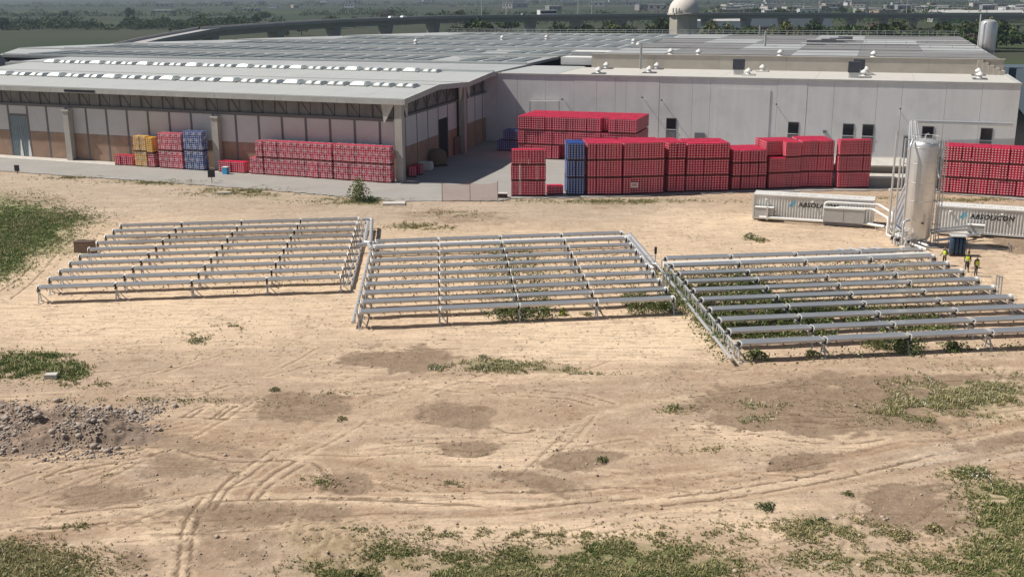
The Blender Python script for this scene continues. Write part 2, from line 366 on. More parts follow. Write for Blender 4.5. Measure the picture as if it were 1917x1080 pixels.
mix(np.array([.52, .42, .345]), ell(575, 762, 34, 9, 8) * .7); mix(np.array([.50, .40, .33]), ell(300, 875, 70, 22, -8) * .5)
# grass and weed-covered soil
GR = [(40, 425, 105, 52, 15, .95), (0, 480, 60, 40, 0, .85), (120, 410, 70, 22, 10, .5), (45, 685, 75, 24, 5, .75), (130, 696, 36, 17, 0, .8), (60, 1062, 150, 42, 10, .85), (930, 685, 75, 13, 5, .8), (1020, 692, 60, 10, 5, .65),
      (1790, 745, 160, 48, 0, .62), (1690, 770, 80, 30, 0, .6), (1880, 740, 60, 40, 0, .6), (1410, 775, 40, 22, 20, .55), (1260, 762, 40, 12, 20, .5), (1870, 930, 75, 30, 20, .85), (1890, 965, 70, 45, 0, .95), (1870, 1050, 100, 50, 0, .8),
      (1190, 1060, 165, 42, 0, 1.0), (960, 1078, 190, 26, 0, .95), (980, 1038, 60, 20, 0, .7), (1150, 1030, 100, 18, 0, .6), (740, 1040, 60, 32, 20, .75), (640, 1070, 110, 26, 0, .55), (1810, 885, 50, 14, 0, .6), (1560, 990, 100, 24, 10, .4), (1590, 1050, 130, 25, 0, .4), (1740, 1060, 120, 20, 0, .5),
      (1330, 1060, 70, 26, 0, .6), (850, 1050, 80, 20, 0, .5), (450, 362, 110, 9, 6, .55), (300, 342, 110, 6, 4, .5), (660, 378, 90, 8, 5, .5), (780, 425, 60, 8, 0, .45), (1150, 378, 200, 7, -1, .45), (1600, 375, 100, 8, 0, .3)]
grass = np.zeros_like(X)
for cx, cy, rx, ry, an, k in GR: grass = np.maximum(grass, ell(cx, cy, rx, ry, an, .7, .9) * k)
grass = np.clip(grass * (1.25 - .5 * st2), 0, 1)
mix(OLIVE, grass * .75); mix(GRASS, grass ** 2 * .75)
mw = np.maximum(ell(35, 425, 105, 50, 15, .5), ell(0, 480, 60, 40)); mix(np.array([.12, .18, .05]), mw * .7)
rough = np.maximum(ell(640, 1030, 135, 58, 20, .5), .8 * ell(740, 1050, 70, 40, 0, .5))
mix(np.array([.29, .225, .13]), rough * .7)
# wheel ruts: broad bands of parallel streaks, then single furrows
rut = np.zeros(len(X))
def dist_poly(pts, margin):
    P = [at(*p)[:2] for p in pts]; best = np.full(len(X), 1e9); lat = np.zeros(len(X)); lon = np.zeros(len(X)); acc = 0
    lo = np.min(P, 0) - margin; hi = np.max(P, 0) + margin
    sel = np.where((X > lo[0]) & (X < hi[0]) & (Y > lo[1]) & (Y < hi[1]))[0]; x = X[sel]; y = Y[sel]
    b = best[sel]; la = lat[sel]; lo_ = lon[sel]
    for p, q in zip(P, P[1:]):
        dx, dy = q - p; l = math.hypot(dx, dy); t = np.clip(((x - p[0]) * dx + (y - p[1]) * dy) / (l * l), 0, 1)
        ex = x - p[0] - t * dx; ey = y - p[1] - t * dy; dd = np.hypot(ex, ey); k = dd < b
        b = np.where(k, dd, b); la = np.where(k, np.sign(dx * ey - dy * ex) * dd, la); lo_ = np.where(k, acc + t * l, lo_); acc += l
    return sel, b, la, lo_
def smooth_path(pts, it=3):
    for _ in range(it):
        o = [pts[0]]
        for p, q in zip(pts, pts[1:]): o += [(p[0] * .75 + q[0] * .25, p[1] * .75 + q[1] * .25), (p[0] * .25 + q[0] * .75, p[1] * .25 + q[1] * .75)]
        pts = o + [pts[-1]]
    return pts
for k, (pts, hw, amt) in enumerate([([(-150, 1030), (250, 965), (600, 945), (900, 950), (1150, 925), (1450, 890), (1700, 845), (2000, 785)], 3.2, .9), ([(150, 800), (420, 815), (700, 860), (900, 915), (1050, 925), (1300, 905)], 2.2, .6),
                          ([(300, 790), (640, 730), (900, 712), (1150, 702), (1400, 692), (2000, 690)], 2.4, .55), ([(360, 1100), (400, 980), (470, 890), (600, 810), (760, 740), (900, 715)], 1.8, .6), ([(-60, 560), (60, 520), (120, 450), (250, 400), (600, 390)], 2.2, .3),
                          ([(700, 840), (850, 850), (1000, 815), (1150, 760), (1330, 735), (1560, 715)], 2.0, .55), ([(1917, 640), (1880, 560), (1850, 500), (1780, 430)], 2, .35), ([(0, 830), (200, 840), (400, 830), (700, 800), (900, 770)], 1.8, .5)]):
    sel, b, la, lo_ = dist_poly(smooth_path(pts), hw + 1)
    m = sstep(hw * 1.15, hw * .35, b + .8 * (n2[sel] - .5)); nn = fbm(la * 1.5 + 9, lo_ * .05, 71 + k, 3); nf = fbm(la * 7, lo_ * .22, 91 + k, 3)
    s = sstep(.40, .60, nn) * .65 + sstep(.44, .64, nf) * .45; full = np.zeros(len(X)); full[sel] = m * np.clip(s, 0, 1) * amt; mix(DAMP * 1.25, full * 1.0)
    full[sel] = m * sstep(.52, .3, nn) * amt; mix(PALE, full * .45)
    Z[sel] -= .04 * m * (nn + .6 * nf - .5) * amt; rut[sel] = np.maximum(rut[sel], m * amt * sstep(.58, .76, nf) * .62)
FUR = [[(63, 867), (170, 828)], [(83, 863), (200, 843), (250, 836)], [(83, 892), (137, 870)], [(87, 892), (174, 872), (277, 853), (320, 840)], [(227, 852), (267, 838)], [(10, 903), (97, 873)],
       [(387, 953), (411, 910), (444, 883), (500, 848)], [(400, 953), (427, 913), (467, 887), (514, 853)], [(464, 933), (484, 907), (520, 880), (554, 863)], [(480, 933), (504, 907), (567, 870)],
       [(334, 840), (374, 857), (467, 863), (551, 860), (601, 870), (631, 920)], [(67, 963), (160, 955), (260, 948)], [(40, 990), (120, 985), (200, 975)], [(330, 1080), (340, 1000), (352, 960), (380, 930)], [(352, 1080), (360, 1005), (372, 965)],
       [(391, 937), (634, 930), (760, 938), (900, 945)], [(894, 917), (940, 922), (1024, 920), (1141, 910)], [(954, 953), (1084, 940), (1200, 930)], [(1280, 745), (1413, 728), (1539, 715)], [(1313, 800), (1380, 806), (1513, 829), (1612, 829), (1655, 821)],
       [(1440, 879), (1493, 873), (1533, 863)], [(345, 778), (360, 768), (380, 758)], [(358, 780), (375, 768), (392, 758)], [(397, 782), (412, 770), (428, 758)], [(408, 782), (424, 770), (440, 760)], [(300, 778), (350, 780), (430, 783)],
       [(1000, 730), (1080, 735), (1150, 755)], [(960, 740), (1060, 744), (1110, 758)], [(820, 848), (880, 855), (915, 848)], [(830, 838), (890, 846), (930, 838)], [(1440, 785), (1560, 790), (1610, 800)], [(1460, 772), (1530, 777), (1600, 778)], [(1480, 795), (1560, 800), (1640, 793)],
       [(1700, 715), (1800, 711), (1850, 707)], [(930, 800), (960, 812), (1000, 805)], [(740, 655), (830, 652), (900, 654)], [(600, 920), (625, 890), (640, 905)], [(1300, 690), (1340, 698), (1400, 690)], [(1250, 930), (1400, 912), (1560, 880)], [(1240, 945), (1410, 925), (1600, 890), (1750, 850)],
       [(0, 545), (40, 520), (80, 470), (130, 430)], [(20, 560), (70, 520), (105, 475), (150, 435)]]
for _ in range(85):
    q = at(R.uniform(-20, 1940), R.uniform(690, 1040)); a = R.gauss(.1, .22) if R.random() < .75 else R.uniform(.6, 1.2); cv = R.uniform(-.05, .05); pp = []
    for i in range(5):
        pp.append((q[0], q[1], 0)); l = R.uniform(.7, 2.0); q = (q[0] + math.cos(a) * l, q[1] + math.sin(a) * l); a += cv * l
    if min(p[1] for p in pp) > 38: FUR.append(list(zip(*survey(np.array(pp)))))
NFIX = len(FUR) - 85
for k, pts in enumerate(FUR):
    soft_ = 1.0 if k < NFIX else .5
    sel, b, la, lo_ = dist_poly(smooth_path(pts, 2), 1.0)
    wob = .06 * (fbm(lo_ * 1.3, la * 0 + k, 51 + k, 2) - .5); bb = np.abs(la + wob * 2)
    g_ = fbm(lo_ * 2.2, la * 3 + k, 57, 3); m = sstep(.17, .03, bb) * sstep(.12, .42, g_); lip = sstep(.16, .24, bb) * sstep(.45, .28, bb)
    lug = .9
    rut[sel] = np.maximum(rut[sel], m * lug * (1 if soft_ == 1 else .7)); full = np.zeros(len(X)); full[sel] = lip; mix(PALE * .96, full * .4)
    Z[sel] += soft_ * (-.04 * m * lug + .012 * lip) * (.4 + g_)
# relief
Z += near * (.10 * (n2 - .5) + .05 * (n3 - .5) + .03 * (st2 - .5)) * sstep(150, 128, Y)
rz_n = fbm(X * 4.2, Y * 3.0, 77, 2); Z += rough * near * .26 * (rz_n - .45); rut = np.maximum(rut, rough * sstep(.48, .36, rz_n) * .6)
Z -= damp * .05
clods = sstep(.70, .82, fbm(X * 3.1, Y * 3.4, 83, 3)) * sstep(.45, .65, blot) * near * sstep(128, 120, Y); Z += clods * .07; mix(DAMP, clods * .55)
colr = np.clip(colr * (.92 + .16 * n3)[:, None], 0, 1)
# the land behind
far = sstep(175, 215, Y) + sstep(-100, -120, X) * sstep(60, 90, Y) + sstep(100, 130, X) * sstep(60, 90, Y); far = np.clip(far, 0, 1)
f1 = fbm(X * .0022, Y * .006, 101, 4); f2 = fbm(X * .02, Y * .03, 103, 4); f3 = vnoise(X * .004, Y * .009, 107)
fc = np.tile(np.array([.040, .054, .032]), (len(X), 1))
def fm(c, m):
    global fc
    fc = fc * (1 - m[:, None]) + np.array(c) * m[:, None]
fm((.07, .07, .05), sstep(.5, .62, f3) * .55); fm((.055, .075, .03), sstep(.55, .7, f1)); fm((.15, .13, .10), sstep(.62, .7, f2) * .25); fm((.035, .045, .025), sstep(.5, .75, f2) * sstep(.55, .4, f1) * .7)
colr = colr * (1 - far[:, None]) + fc * far[:, None]
Z += np.where(Y > 2500, 1, 0) * sstep(2500, 9000, Y) * 26 * fbm(X * .0006, Y * .0005, 131, 3)
nx, ny = len(gx), len(gy)
idx = np.arange(nx * ny).reshape(ny, nx)
quads = np.stack([idx[:-1, :-1], idx[:-1, 1:], idx[1:, 1:], idx[1:, :-1]], -1).reshape(-1, 4)
def np_mesh(name, V, F, mats, cname=None, cvals=None, smooth=False):
    me = bpy.data.meshes.new(name); k = F.shape[1]
    me.vertices.add(len(V)); me.vertices.foreach_set('co', np.ascontiguousarray(V, np.float32).ravel())
    me.loops.add(F.size); me.loops.foreach_set('vertex_index', np.ascontiguousarray(F, np.int32).ravel())
    me.polygons.add(len(F)); me.polygons.foreach_set('loop_start', np.arange(0, F.size, k, dtype=np.int32)); me.polygons.foreach_set('loop_total', np.full(len(F), k, np.int32))
    if smooth: me.polygons.foreach_set('use_smooth', np.ones(len(F), bool))
    if cname:
        a = me.color_attributes.new(cname, 'FLOAT_COLOR', 'POINT'); a.data.foreach_set('color', np.concatenate([cvals, np.ones((len(V), 1))], 1).astype(np.float32).ravel())
    for m in (mats if isinstance(mats, list) else [mats]): me.materials.append(m)
    me.update(); me.validate(); return me
gme = np_mesh('ground', np.stack([X, Y, Z], 1), quads, M['ground'], 'soil', colr, True)
_a = gme.color_attributes.new('marks', 'FLOAT_COLOR', 'POINT'); _a.data.foreach_set('color', np.stack([np.clip(damp * (1 - far), 0, 1), np.clip(rut * (1 - far), 0, 1), np.clip((1 - far) * (1 - .6 * grass), 0, 1), np.ones_like(X)], 1).astype(np.float32).ravel())
struct(link('ground', gme))
def ground_z(x, y):
    i = np.clip(np.searchsorted(gx, x), 0, nx - 1); j = np.clip(np.searchsorted(gy, y), 0, ny - 1); return Z[j * nx + i]

# yard and road in front of the halls: a concrete sheet with a broken edge
edge = [at(*p)[:2] for p in ((-160, 311), (0, 321), (100, 328), (200, 335), (330, 344), (450, 353), (560, 362), (640, 369), (745, 378), (830, 377), (935, 377), (960, 373), (1100, 371), (1250, 367), (1400, 361), (1560, 358), (1700, 357), (1800, 366), (1917, 376), (2050, 388))]
pe = []
for p, q in zip(edge, edge[1:]):
    for k in range(14):
        t = k / 14; pe.append((p[0] * (1 - t) + q[0] * t, p[1] * (1 - t) + q[1] * t + R.uniform(-.28, .28)))
m = MB()
for p, q in zip(pe, pe[1:]):
    for y0, y1 in ((0, .0), ):
        m.face([(p[0], p[1], .075), (q[0], q[1], .075), (q[0] * 1.18 + 2, 197, .075), (p[0] * 1.18 + 2, 197, .075)])
struct(m.build('yard_pavement', M['concrete']))
# pale kerb strip along the hall's foot
HO = np.array([-14.2, 137.6]); HA = np.array([-.9285, .3714]); HG = np.array([.2588, .9659])
def HW(a, g, z): p = HO + HA * a + HG * g; return (p[0], p[1], z)
WO = np.array([-1.21, 177.33]); WE = np.array([.9496, -.3134]); WN = np.array([.3134, .9496])
def WW(e, n, z): p = WO + WE * e + WN * n; return (p[0], p[1], z)
struct(MB().box(-.6, 92, -1.5, .9, .0, .12, F=HW).build('kerb_strip', M['pale_conc']))
# ------------------------------------------------------------------ the old hall (front and gable), local axes: a along the front to the left, g backwards
hall = empty('storage_hall', HW(0, 0, 0), 0, 'long grey storage hall with precast columns, brown wall base and skylight rows on its roof', 'hall')
def HL(a, g, z): p = HA * a + HG * g; return (p[0], p[1], z)
cols_a = [0, 27.9, 53.6, 79.3]
def hbox(name, mt, a0, a1, g0, g1, z0, z1, parent=None, F=None): return MB().box(a0, a1, g0, g1, z0, z1, F=F or HL).build(name, mt, parent or hall)
for i, a in enumerate(cols_a):
    c = MB(); h = 9.85 if i == 0 else 7.15
    c.box(a - .5, a + .5, -.1, .85, 0, h, F=HL); c.build('column', M['column'], hall)
    if i: MB().box(a - .62, a + .62, -.2, .8, h, h + .22, F=HL).build('column_capital', M['pale_conc'], hall)
# front wall bays
mull = []
for i in range(24):
    a = 3.1 + 3.66 * i
    if a > 90: break
    mull.append(a)
spans = list(zip([.5] + mull, mull + [mull[-1] + 3.6]))
DOOR = None
for a0, a1 in spans:
    x0, x1 = a0 + .16, a1 - .16
    isdoor = a0 < 64.5 < a1
    if isdoor:
        hbox('wall_panel', M['white_panel'], x0, x1, 1.02, 1.25, 6.35, 7.55)
        hbox('door_lintel', M['mullion'], x0, x1, .96, 1.2, 6.0, 6.34)
        mid = (x0 + x1) / 2
        for q0, q1 in ((x0, mid - .03), (mid + .03, x1)):
            dl = hbox('sliding_door_leaf', M['door'], q0, q1, 1.03, 1.16, .14, 6.0)
            for k in range(1, 5): hbox('door_rib', M['door'], q0 + k * (q1 - q0) / 5 - .03, q0 + k * (q1 - q0) / 5 + .03, .99, 1.028, .3, 5.8, dl)
        for q in (mid, x0 + .1):
            MB().face([HL(q - .32, .95, .14), HL(q + .32, .95, .14), HL(q + .06, .98, 2.6), HL(q - .06, .98, 2.6)]).face([HL(q + .32, .95, .14), HL(q - .32, .95, .14), HL(q, 1.02, .14)]).build('torn_sheet', M['white'], hall)
    else:
        hbox('wall_panel', M['white_panel'], x0, x1, 1.02, 1.25, 3.92, 7.55)
        hbox('base_panel', M['brown_panel'], x0, x1, 1.0, 1.25, 0, 3.89)
for a in mull: hbox('mullion', M['mullion'], a - .15, a + .15, .97, 1.27, 0, 7.56)
hbox('corbel_beam', M['mullion'], .5, 92, .93, 1.3, 7.57, 7.95)
for k in range(50):
    a0 = .6 + k * 1.83
    if a0 > 90: break
    hbox('upper_panel', M['upper_panel'], a0 + .05, a0 + 1.78, 1.28, 1.45, 7.96, 10.3)
    if k % 2: MB().bar(HL(a0 + .1, 1.2, 8.0), HL(a0 + 1.7, 1.2, 10.1), .07, .07).build('brace', M['mullion'], hall)
for k in range(26):
    a0 = .55 + k * 3.66
    if a0 < 91: hbox('rib', M['mullion'], a0 - .05, a0 + .05, 1.05, 1.28, 7.96, 10.3)
hbox('back_wall', M['upper_panel'], .9, 92, 43.2, 43.5, 0, 10.4)
hbox('end_wall', M['white_panel'], 92, 92.3, 1.0, 43.5, 0, 10.4)
# fascia
for k in range(10):
    a0 = -.9 + k * 9.4; hbox('fascia_length', M['fascia'], a0, a0 + 9.36, -.45, -.2, 9.86, 10.42)
hbox('fascia_patch', M['void'], 47.5, 53.0, -.5, -.46, 9.98, 10.3)
# gable side
prof = [(-.45, 10.42), (13.0, 11.18), (26.5, 10.5), (39.5, 11.1), (44.5, 10.75)]
def rz(g):
    for (g0, z0), (g1, z1) in zip(prof, prof[1:]):
        if g <= g1: return z0 + (z1 - z0) * (g - g0) / (g1 - g0)
    return prof[-1][1]
NR = 16
for (g0, z0), (g1, z1) in zip(prof, prof[1:]):
    for k in range(NR):
        a0 = -.9 + k * 94 / NR; a1 = a0 + 94 / NR - .03
        MB().hexa([HL(a0, g0, z0), HL(a1, g0, z0), HL(a1, g1, z1), HL(a0, g1, z1), HL(a0, g0, z0 + .12), HL(a1, g0, z0 + .12), HL(a1, g1, z1 + .12), HL(a0, g1, z1 + .12)]).build('roof_sheet', M['roof'], hall)
    MB().hexa([HL(-1.15, g0, z0 - .5), HL(-.93, g0, z0 - .5), HL(-.93, g1, z1 - .5), HL(-1.15, g1, z1 - .5), HL(-1.15, g0, z0 + .2), HL(-.93, g0, z0 + .2), HL(-.93, g1, z1 + .2), HL(-1.15, g1, z1 + .2)]).build('verge_board', M['fascia'], hall)
for gk, gz in ((-.2, 0), (13.0, .0), (26.5, 0), (39.5, 0)):
    MB().box(-.95, 93, gk - .12, gk + .12, rz(gk) + .1, rz(gk) + .2, F=HL).build('roof_seam', M['curb'], hall)
def gbox(name, mt, g0, g1, a0, a1, z0, z1, parent=None): return hbox(name, mt, a0, a1, g0, g1, z0, z1, parent)
hbox('column', M['column'], -.35, .55, 26.6, 27.8, 0, 10.0)
gspans = [(.9, 4.6), (4.75, 9.0), (9.15, 13.4), (13.55, 17.9), (18.05, 22.1), (22.25, 26.5), (27.9, 31.6), (31.75, 35.8), (35.95, 40), (40.1, 43.2)]
for k, (g0, g1) in enumerate(gspans):
    if k == 4:
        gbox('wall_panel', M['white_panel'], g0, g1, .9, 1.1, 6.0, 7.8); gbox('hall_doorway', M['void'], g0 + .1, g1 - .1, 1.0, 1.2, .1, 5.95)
    else:
        gbox('wall_panel', M['white_panel'], g0, g1, .9, 1.1, 3.92, 7.8); gbox('base_panel', M['brown_panel'], g0, g1, .88, 1.1, 0, 3.89)
    h = min(rz(g0), rz(g1)) - .1; mid = (g0 + g1) / 2
    gbox('upper_panel', M['upper_panel'], g0, mid - .04, 1.05, 1.2, 8.12, h); gbox('upper_panel', M['upper_panel'], mid + .04, g1, 1.05, 1.2, 8.12, h)
    gbox('mullion', M['mullion'], g1 + .01, g1 + .14, .84, 1.12, 0, h)
    MB().bar(HL(.95, g0, 8.2), HL(.95, mid, h - .1), .08, .08).bar(HL(.95, mid, h - .1), HL(.95, g1, 8.2), .08, .08).build('brace', M['mullion'], hall)
gbox('corbel_beam', M['mullion'], .9, 43.2, .7, 1.15, 7.81, 8.1)
# white V-shaped brackets at column heads
def tri(pts, t, name, mt):
    p = [Vector(x) for x in pts]; n = (p[1] - p[0]).cross(p[2] - p[0]).normalized() * t
    MB().face(p).face([x + n for x in p][::-1]).face([p[0], p[0] + n, p[1] + n, p[1]]).face([p[1], p[1] + n, p[2] + n, p[2]]).face([p[2], p[2] + n, p[0] + n, p[0]]).build(name, mt, hall)
tri([HL(2.3, -.15, 9.84), HL(.55, -.15, 9.84), HL(2.0, -.15, 7.4)], .15, 'bracket', M['pale_conc'])
for g0 in (.9, 24.6, 27.9): 
    s = 1 if g0 != 24.6 else -1
    tri([HL(-.2, g0 if s > 0 else g0 + 1.9, 10.3), HL(-.2, g0 + s * 2.2 if s > 0 else g0 - .2, 10.4), HL(-.2, (g0 + 2.0) if s > 0 else g0, 7.9)], .12, 'bracket', M['pale_conc'])
# skylights
def dome_mesh(l, wd, h):
    m = MB(); m.box(-l / 2, l / 2, -wd / 2, wd / 2, 0, .2, 1)
    n = 6; P = lambda i, j: (-l / 2 + .08 + (l - .16) * i / n, -wd / 2 + .08 + (wd - .16) * j / n, .2 + h * (max(0, 1 - (2 * i / n - 1) ** 4) * max(0, 1 - (2 * j / n - 1) ** 4)) ** .6)
    for i in range(n):
        for j in range(n): m.face([P(i, j), P(i + 1, j), P(i + 1, j + 1), P(i, j + 1)], 0)
    return m
big = dome_mesh(2.75, 2.3, .5).mesh('skylight_large', [M['dome'], M['curb']])
dbl = MB(); s1 = dome_mesh(1.32, 2.2, .36)
for dx in (-.7, .7):
    k = len(dbl.v); dbl.v += [(x + dx, y, z) for x, y, z in s1.v]; dbl.f += [tuple(k + i for i in f) for f in s1.f]; dbl.m += s1.m
dbl = dbl.mesh('skylight_double', [M['dome'], M['curb']])
ra = math.atan2(HA[1], HA[0])
for row, (g, a_off, n) in enumerate(((10.5, 2.6, 25), (38.2, 9.0, 23))):
    for k in range(n):
        a = a_off + 3.55 * k
        if a > 92: break
        o = link('skylight', big if (k + row) % 3 == 2 else dbl, hall, HL(a, g, rz(g) + .06), ra)

# ------------------------------------------------------------------ the white factory block
fac = empty('white_factory', WW(0, 0, 0), 0, 'white panelled factory block with dark windows and a stepped flat roof', 'factory')
def FL(e, n, z): p = WE * e + WN * n; return (p[0], p[1], z)
def fbox(name, mt, e0, e1, n0, n1, z0, z1, parent=None): return MB().box(e0, e1, n0, n1, z0, z1, F=FL).build(name, mt, parent or fac)
LEN = 75.9; SE = [-5.0, -1.2, 2.3, 7.0, 11.6, 15.3, 18.3, 20.0, 25.2, 30.3, 33.0, 42.9, 47.2, 51.0, 57.0, 60.4, 66.3, 71.0, 75.9]
for a, b in zip(SE, SE[1:]): fbox('wall_panel', M['fac_white'], a + .015, b - .015, R.uniform(-.012, .012), .3, 0, 10.75)
fbox('blind_opening', M['fac_white'], 33.9, 41.9, -.07, -.02, .2, 9.35)
fbox('end_wall', M['fac_white'], LEN - .3, LEN - .003, .31, 100, 0, 10.74)
fbox('end_wall', M['fac_white'], -5, -4.7, .31, 20, 0, 10.74)
for k in range(8): fbox('parapet_cap', M['fascia'], -5 + k * 10.13, -5 + k * 10.13 + 10.1, -.12, .45, 10.76, 11.0)
fbox('parapet_cap', M['fascia'], LEN - .45, LEN + .08, .46, 19.5, 10.76, 10.99)
rp = [8, 21, 34, 48, 62, LEN - .46]
for a, b in zip(rp, rp[1:]): fbox('roof_membrane', M['roof_pale'], a + .02, b - .02, .47, 19.6, 10.4, 10.82)
fbox('roof_membrane', M['roof'], -4.9, 7.96, .47, 22, 10.35, 10.84)
for k in range(6): fbox('step_wall', M['beige'], 9.5 + k * 10.98, 9.5 + k * 10.98 + 10.95, 19.62, 19.95, 10.3, 13.1)
fbox('step_cap', M['pale_conc'], 9.4, 75.5, 19.5, 20.1, 13.11, 13.2)
for k in range(5): fbox('ramp_wall', M['beige'], 71.5 + k * .8, 72.3 + k * .8, 19.0 - k * .2, 19.6, 10.83, 13.0 - k * .38)
for k in range(6):
    for j in range(4):
        fbox('roof_membrane', M['roof_dark'] if (k + j) % 3 else M['roof_far'], 9.6 + k * 10.95, 9.6 + k * 10.95 + 10.9, 20.12 + j * 26.5, 20.1 + j * 26.5 + 26.4, 12.3, 12.9 + .002 * j)
for j in range(9): fbox('roof_seam', M['curb'] if j % 2 else M['roof_dark'], 9.7, 75, 26 + j * 11.5, 26.35 + j * 11.5, 12.88, 13.0)
# the wide sky-lit roof to the left
def far_roof(e, n): return 11.0 + .0165 * max(0, n)
ER = [-8, -27, -46, -65, -84, -103]
nf = lambda e: 126 if e > -62 else 126 - (-62 - e) * 1.55
RB = [1.5, 19, 40, 61, 82, 103, 126]
eL = lambda n: -105 - n * .66 if n < 45 else -134.7 + (n - 45) * .95
for n0, n1 in zip(RB, RB[1:]):
    lo0, lo1 = eL(n0), eL(n1); hi = -2 if n0 < 22 else 9.4
    if n0 < 10: lo0 = lo1 = -100
    K = 8
    for k in range(K):
        p = [lo0 + (hi - lo0) * k / K, lo0 + (hi - lo0) * (k + 1) / K - .05]; q = [lo1 + (hi - lo1) * k / K, lo1 + (hi - lo1) * (k + 1) / K - .05]
        z0, z1 = far_roof(0, n0), far_roof(0, n1) - .16
        MB().hexa([FL(p[0], n0, z0 - .5), FL(p[1], n0, z0 - .5), FL(q[1], n1 - .03, z1 - .5), FL(q[0], n1 - .03, z1 - .5), FL(p[0], n0, z0), FL(p[1], n0, z0), FL(q[1], n1 - .03, z1), FL(q[0], n1 - .03, z1)]).build('roof_bay', M['roof_far'], fac)
    lo = max(lo0, lo1) + 1
    MB().box(lo, hi - .3, n0 + .1, n0 + .55, z0 - .05, z0 + .28, F=FL).build('roof_upstand', M['dome'], fac)
    if n0 > 14: MB().box(lo, hi - .3, n0 + 17.2, n0 + 17.5, z0 - .15, z0 + .3, F=FL).build('roof_upstand', M['curb'], fac)
    sk = MB().box(-1.4, 1.4, -6.3, 6.3, 0, .2).mesh('roof_skylight', M['skyl_dark'])
    e = hi - 3.5; j = 0
    while e > lo + 4:
        if n0 > 10 and n0 < 110 and not (-22 < e < -12 and n0 < 60 and j % 2):
            o = link('roof_skylight', sk, fac, FL(e, n0 + 9.5, z0 + .02), math.atan2(WE[1], WE[0]))
        e -= 4.6; j += 1
fbox('roof_hatch', M['white'], 1, 9, 37, 42, 11.2, 12.6); fbox('roof_hatch', M['white'], 3, 11.5, 23, 27.5, 11.0, 12.3)
for e, n in ((-14, 30), (-16, 34), (-13, 52), (-15, 48)): fbox('roof_plank', M['dome'], e - 5, e + 5, n, n + .6, far_roof(0, n) + .05, far_roof(0, n) + .2)
# base walls hidden under the far roof
fbox('rear_wall', M['town2'], -60, 75, 126.2, 126.6, 0, 12.6)
MB().face([FL(-105, 1, 0), FL(-134.7, 45, 0), FL(-134.7, 45, 11.2), FL(-105, 1, 10.6)]).face([FL(-134.7, 45, 0), FL(-62, 126, 0), FL(-62, 126, 12.5), FL(-134.7, 45, 11.2)]).build('side_wall', M['town2'], fac)
# railing on the rear edge
rl = MB()
for z in (13.55, 14.1): rl.bar(FL(-58, 125.5, z - .3), FL(75, 125.5, z), .09, .09)
for k in range(68): rl.bar(FL(-58 + k * 2, 125.5, 12.5), FL(-58 + k * 2, 125.5, 13.8 + k * .0045), .08, .08)
rl.build('roof_railing', M['galv'], fac)
# ventilator caps, dark fans, masts on the roofs
capm = MB().lathe([(.62, 0), (.62, .12), (.25, .3), (.25, .62), (.55, .62), (.5, .8), (.05, 1.15)], 12).mesh('roof_ventilator', M['white'], True)
for e, n, z in ((14.5, 4.6, 10.82), (21.9, 8.6, 10.82), (12.8, 17, 10.82), (21.3, 18.0, 10.82), (37.7, 7.8, 10.82), (38.9, 17.2, 10.82), (54.9, 9.6, 10.82), (55.1, 16.5, 10.82), (71.6, 17.0, 10.82), (71.2, 8.6, 10.82)):
    link('roof_ventilator', capm, fac, FL(e, n, z)); 
    fbox('ventilator_plinth', M['shutter'] if R.random() < .6 else M['roof_pale'], e - 1.0, e + 1.0, n - 1.0, n + 1.0, z + .001, z + .16)
for e, n in ((22.5, 24), (27.5, 23), (41, 24.5), (56, 24), (-30, 88), (-20, 92), (4, 80), (-45, 70), (8, 66)):
    link('roof_ventilator', capm, fac, FL(e, n, 12.9 if e > 9.5 else far_roof(0, n)))
for e, n in ((36, 9), (53.4, 7.0), (54.0, 13.5)):
    f_ = fbox('roof_fan', M['vent_dark'], e - .85, e + .85, n - .8, n + .8, 11.6, 13.2)
    fbox('fan_plinth', M['galv'], e - .7, e + .7, n - .65, n + .65, 10.83, 11.59, f_)
for e, n, z, h in ((18.6, 17.5, 10.8, 4.2), (35, 60, 12.9, 3.0), (28, 118, 12.9, 2.5)): MB().bar(FL(e, n, z), FL(e, n, z + h), .34, .34).build('flue_pipe', M['curb'], fac)
for e, n in ((44, 70), (46.5, 76), (48, 82), (49.5, 90)): fbox('roof_unit', M['shutter'], e - 1.5, e + 1.5, n - 1.2, n + 1.2, 12.92, 13.9)
for j, n in enumerate((60, 78)):
    pr = MB(); pr.tube([FL(42, n, 13.6), FL(74, n, 13.6)], .12, 6)
    for k in range(9): pr.bar(FL(42 + 4 * k, n, 12.9), FL(42 + 4 * k, n, 13.6), .08, .08)
    pr.build('roof_pipe_run', M['galv'], fac)
# windows with a lower panel
for e0 in (26.5, 44.8, 52.65, 55.4, 63.6, 71.4):
    wd = fbox('window', M['shutter'], e0 - .08, e0 + 1.5, -.06, .02, 1.2, 4.68)
    fbox('pane', M['pane'], e0, e0 + 1.42, -.085, -.062, 2.98, 4.58, wd)
    fbox('lower_panel', M['shutter'], e0 + .02, e0 + 1.40, -.1, -.063, 1.28, 2.86, wd)
    fbox('sill', M['white'], e0 - .14, e0 + 1.56, -.14, -.061, 2.88, 2.96, wd)
for e0, z in ((22.9, 7.35), (25.9, 7.0), (43.0, 6.85), (60.3, 6.7), (10.2, 6.75)):
    lm = MB().bar(FL(e0, -.02, z), FL(e0, -1.5, z + .5), .07, .07).build('lamp_arm', M['galv'], fac)
    fbox('lamp_head', M['dark'], e0 - .12, e0 + .12, -1.85, -1.4, z + .42, z + .58, lm)
fbox('wall_box', M['shutter'], 30.9, 32.4, -.3, -.02, 1.0, 2.6); fbox('wall_box', M['shutter'], 49.8, 50.3, -.2, -.02, 3.2, 3.6)
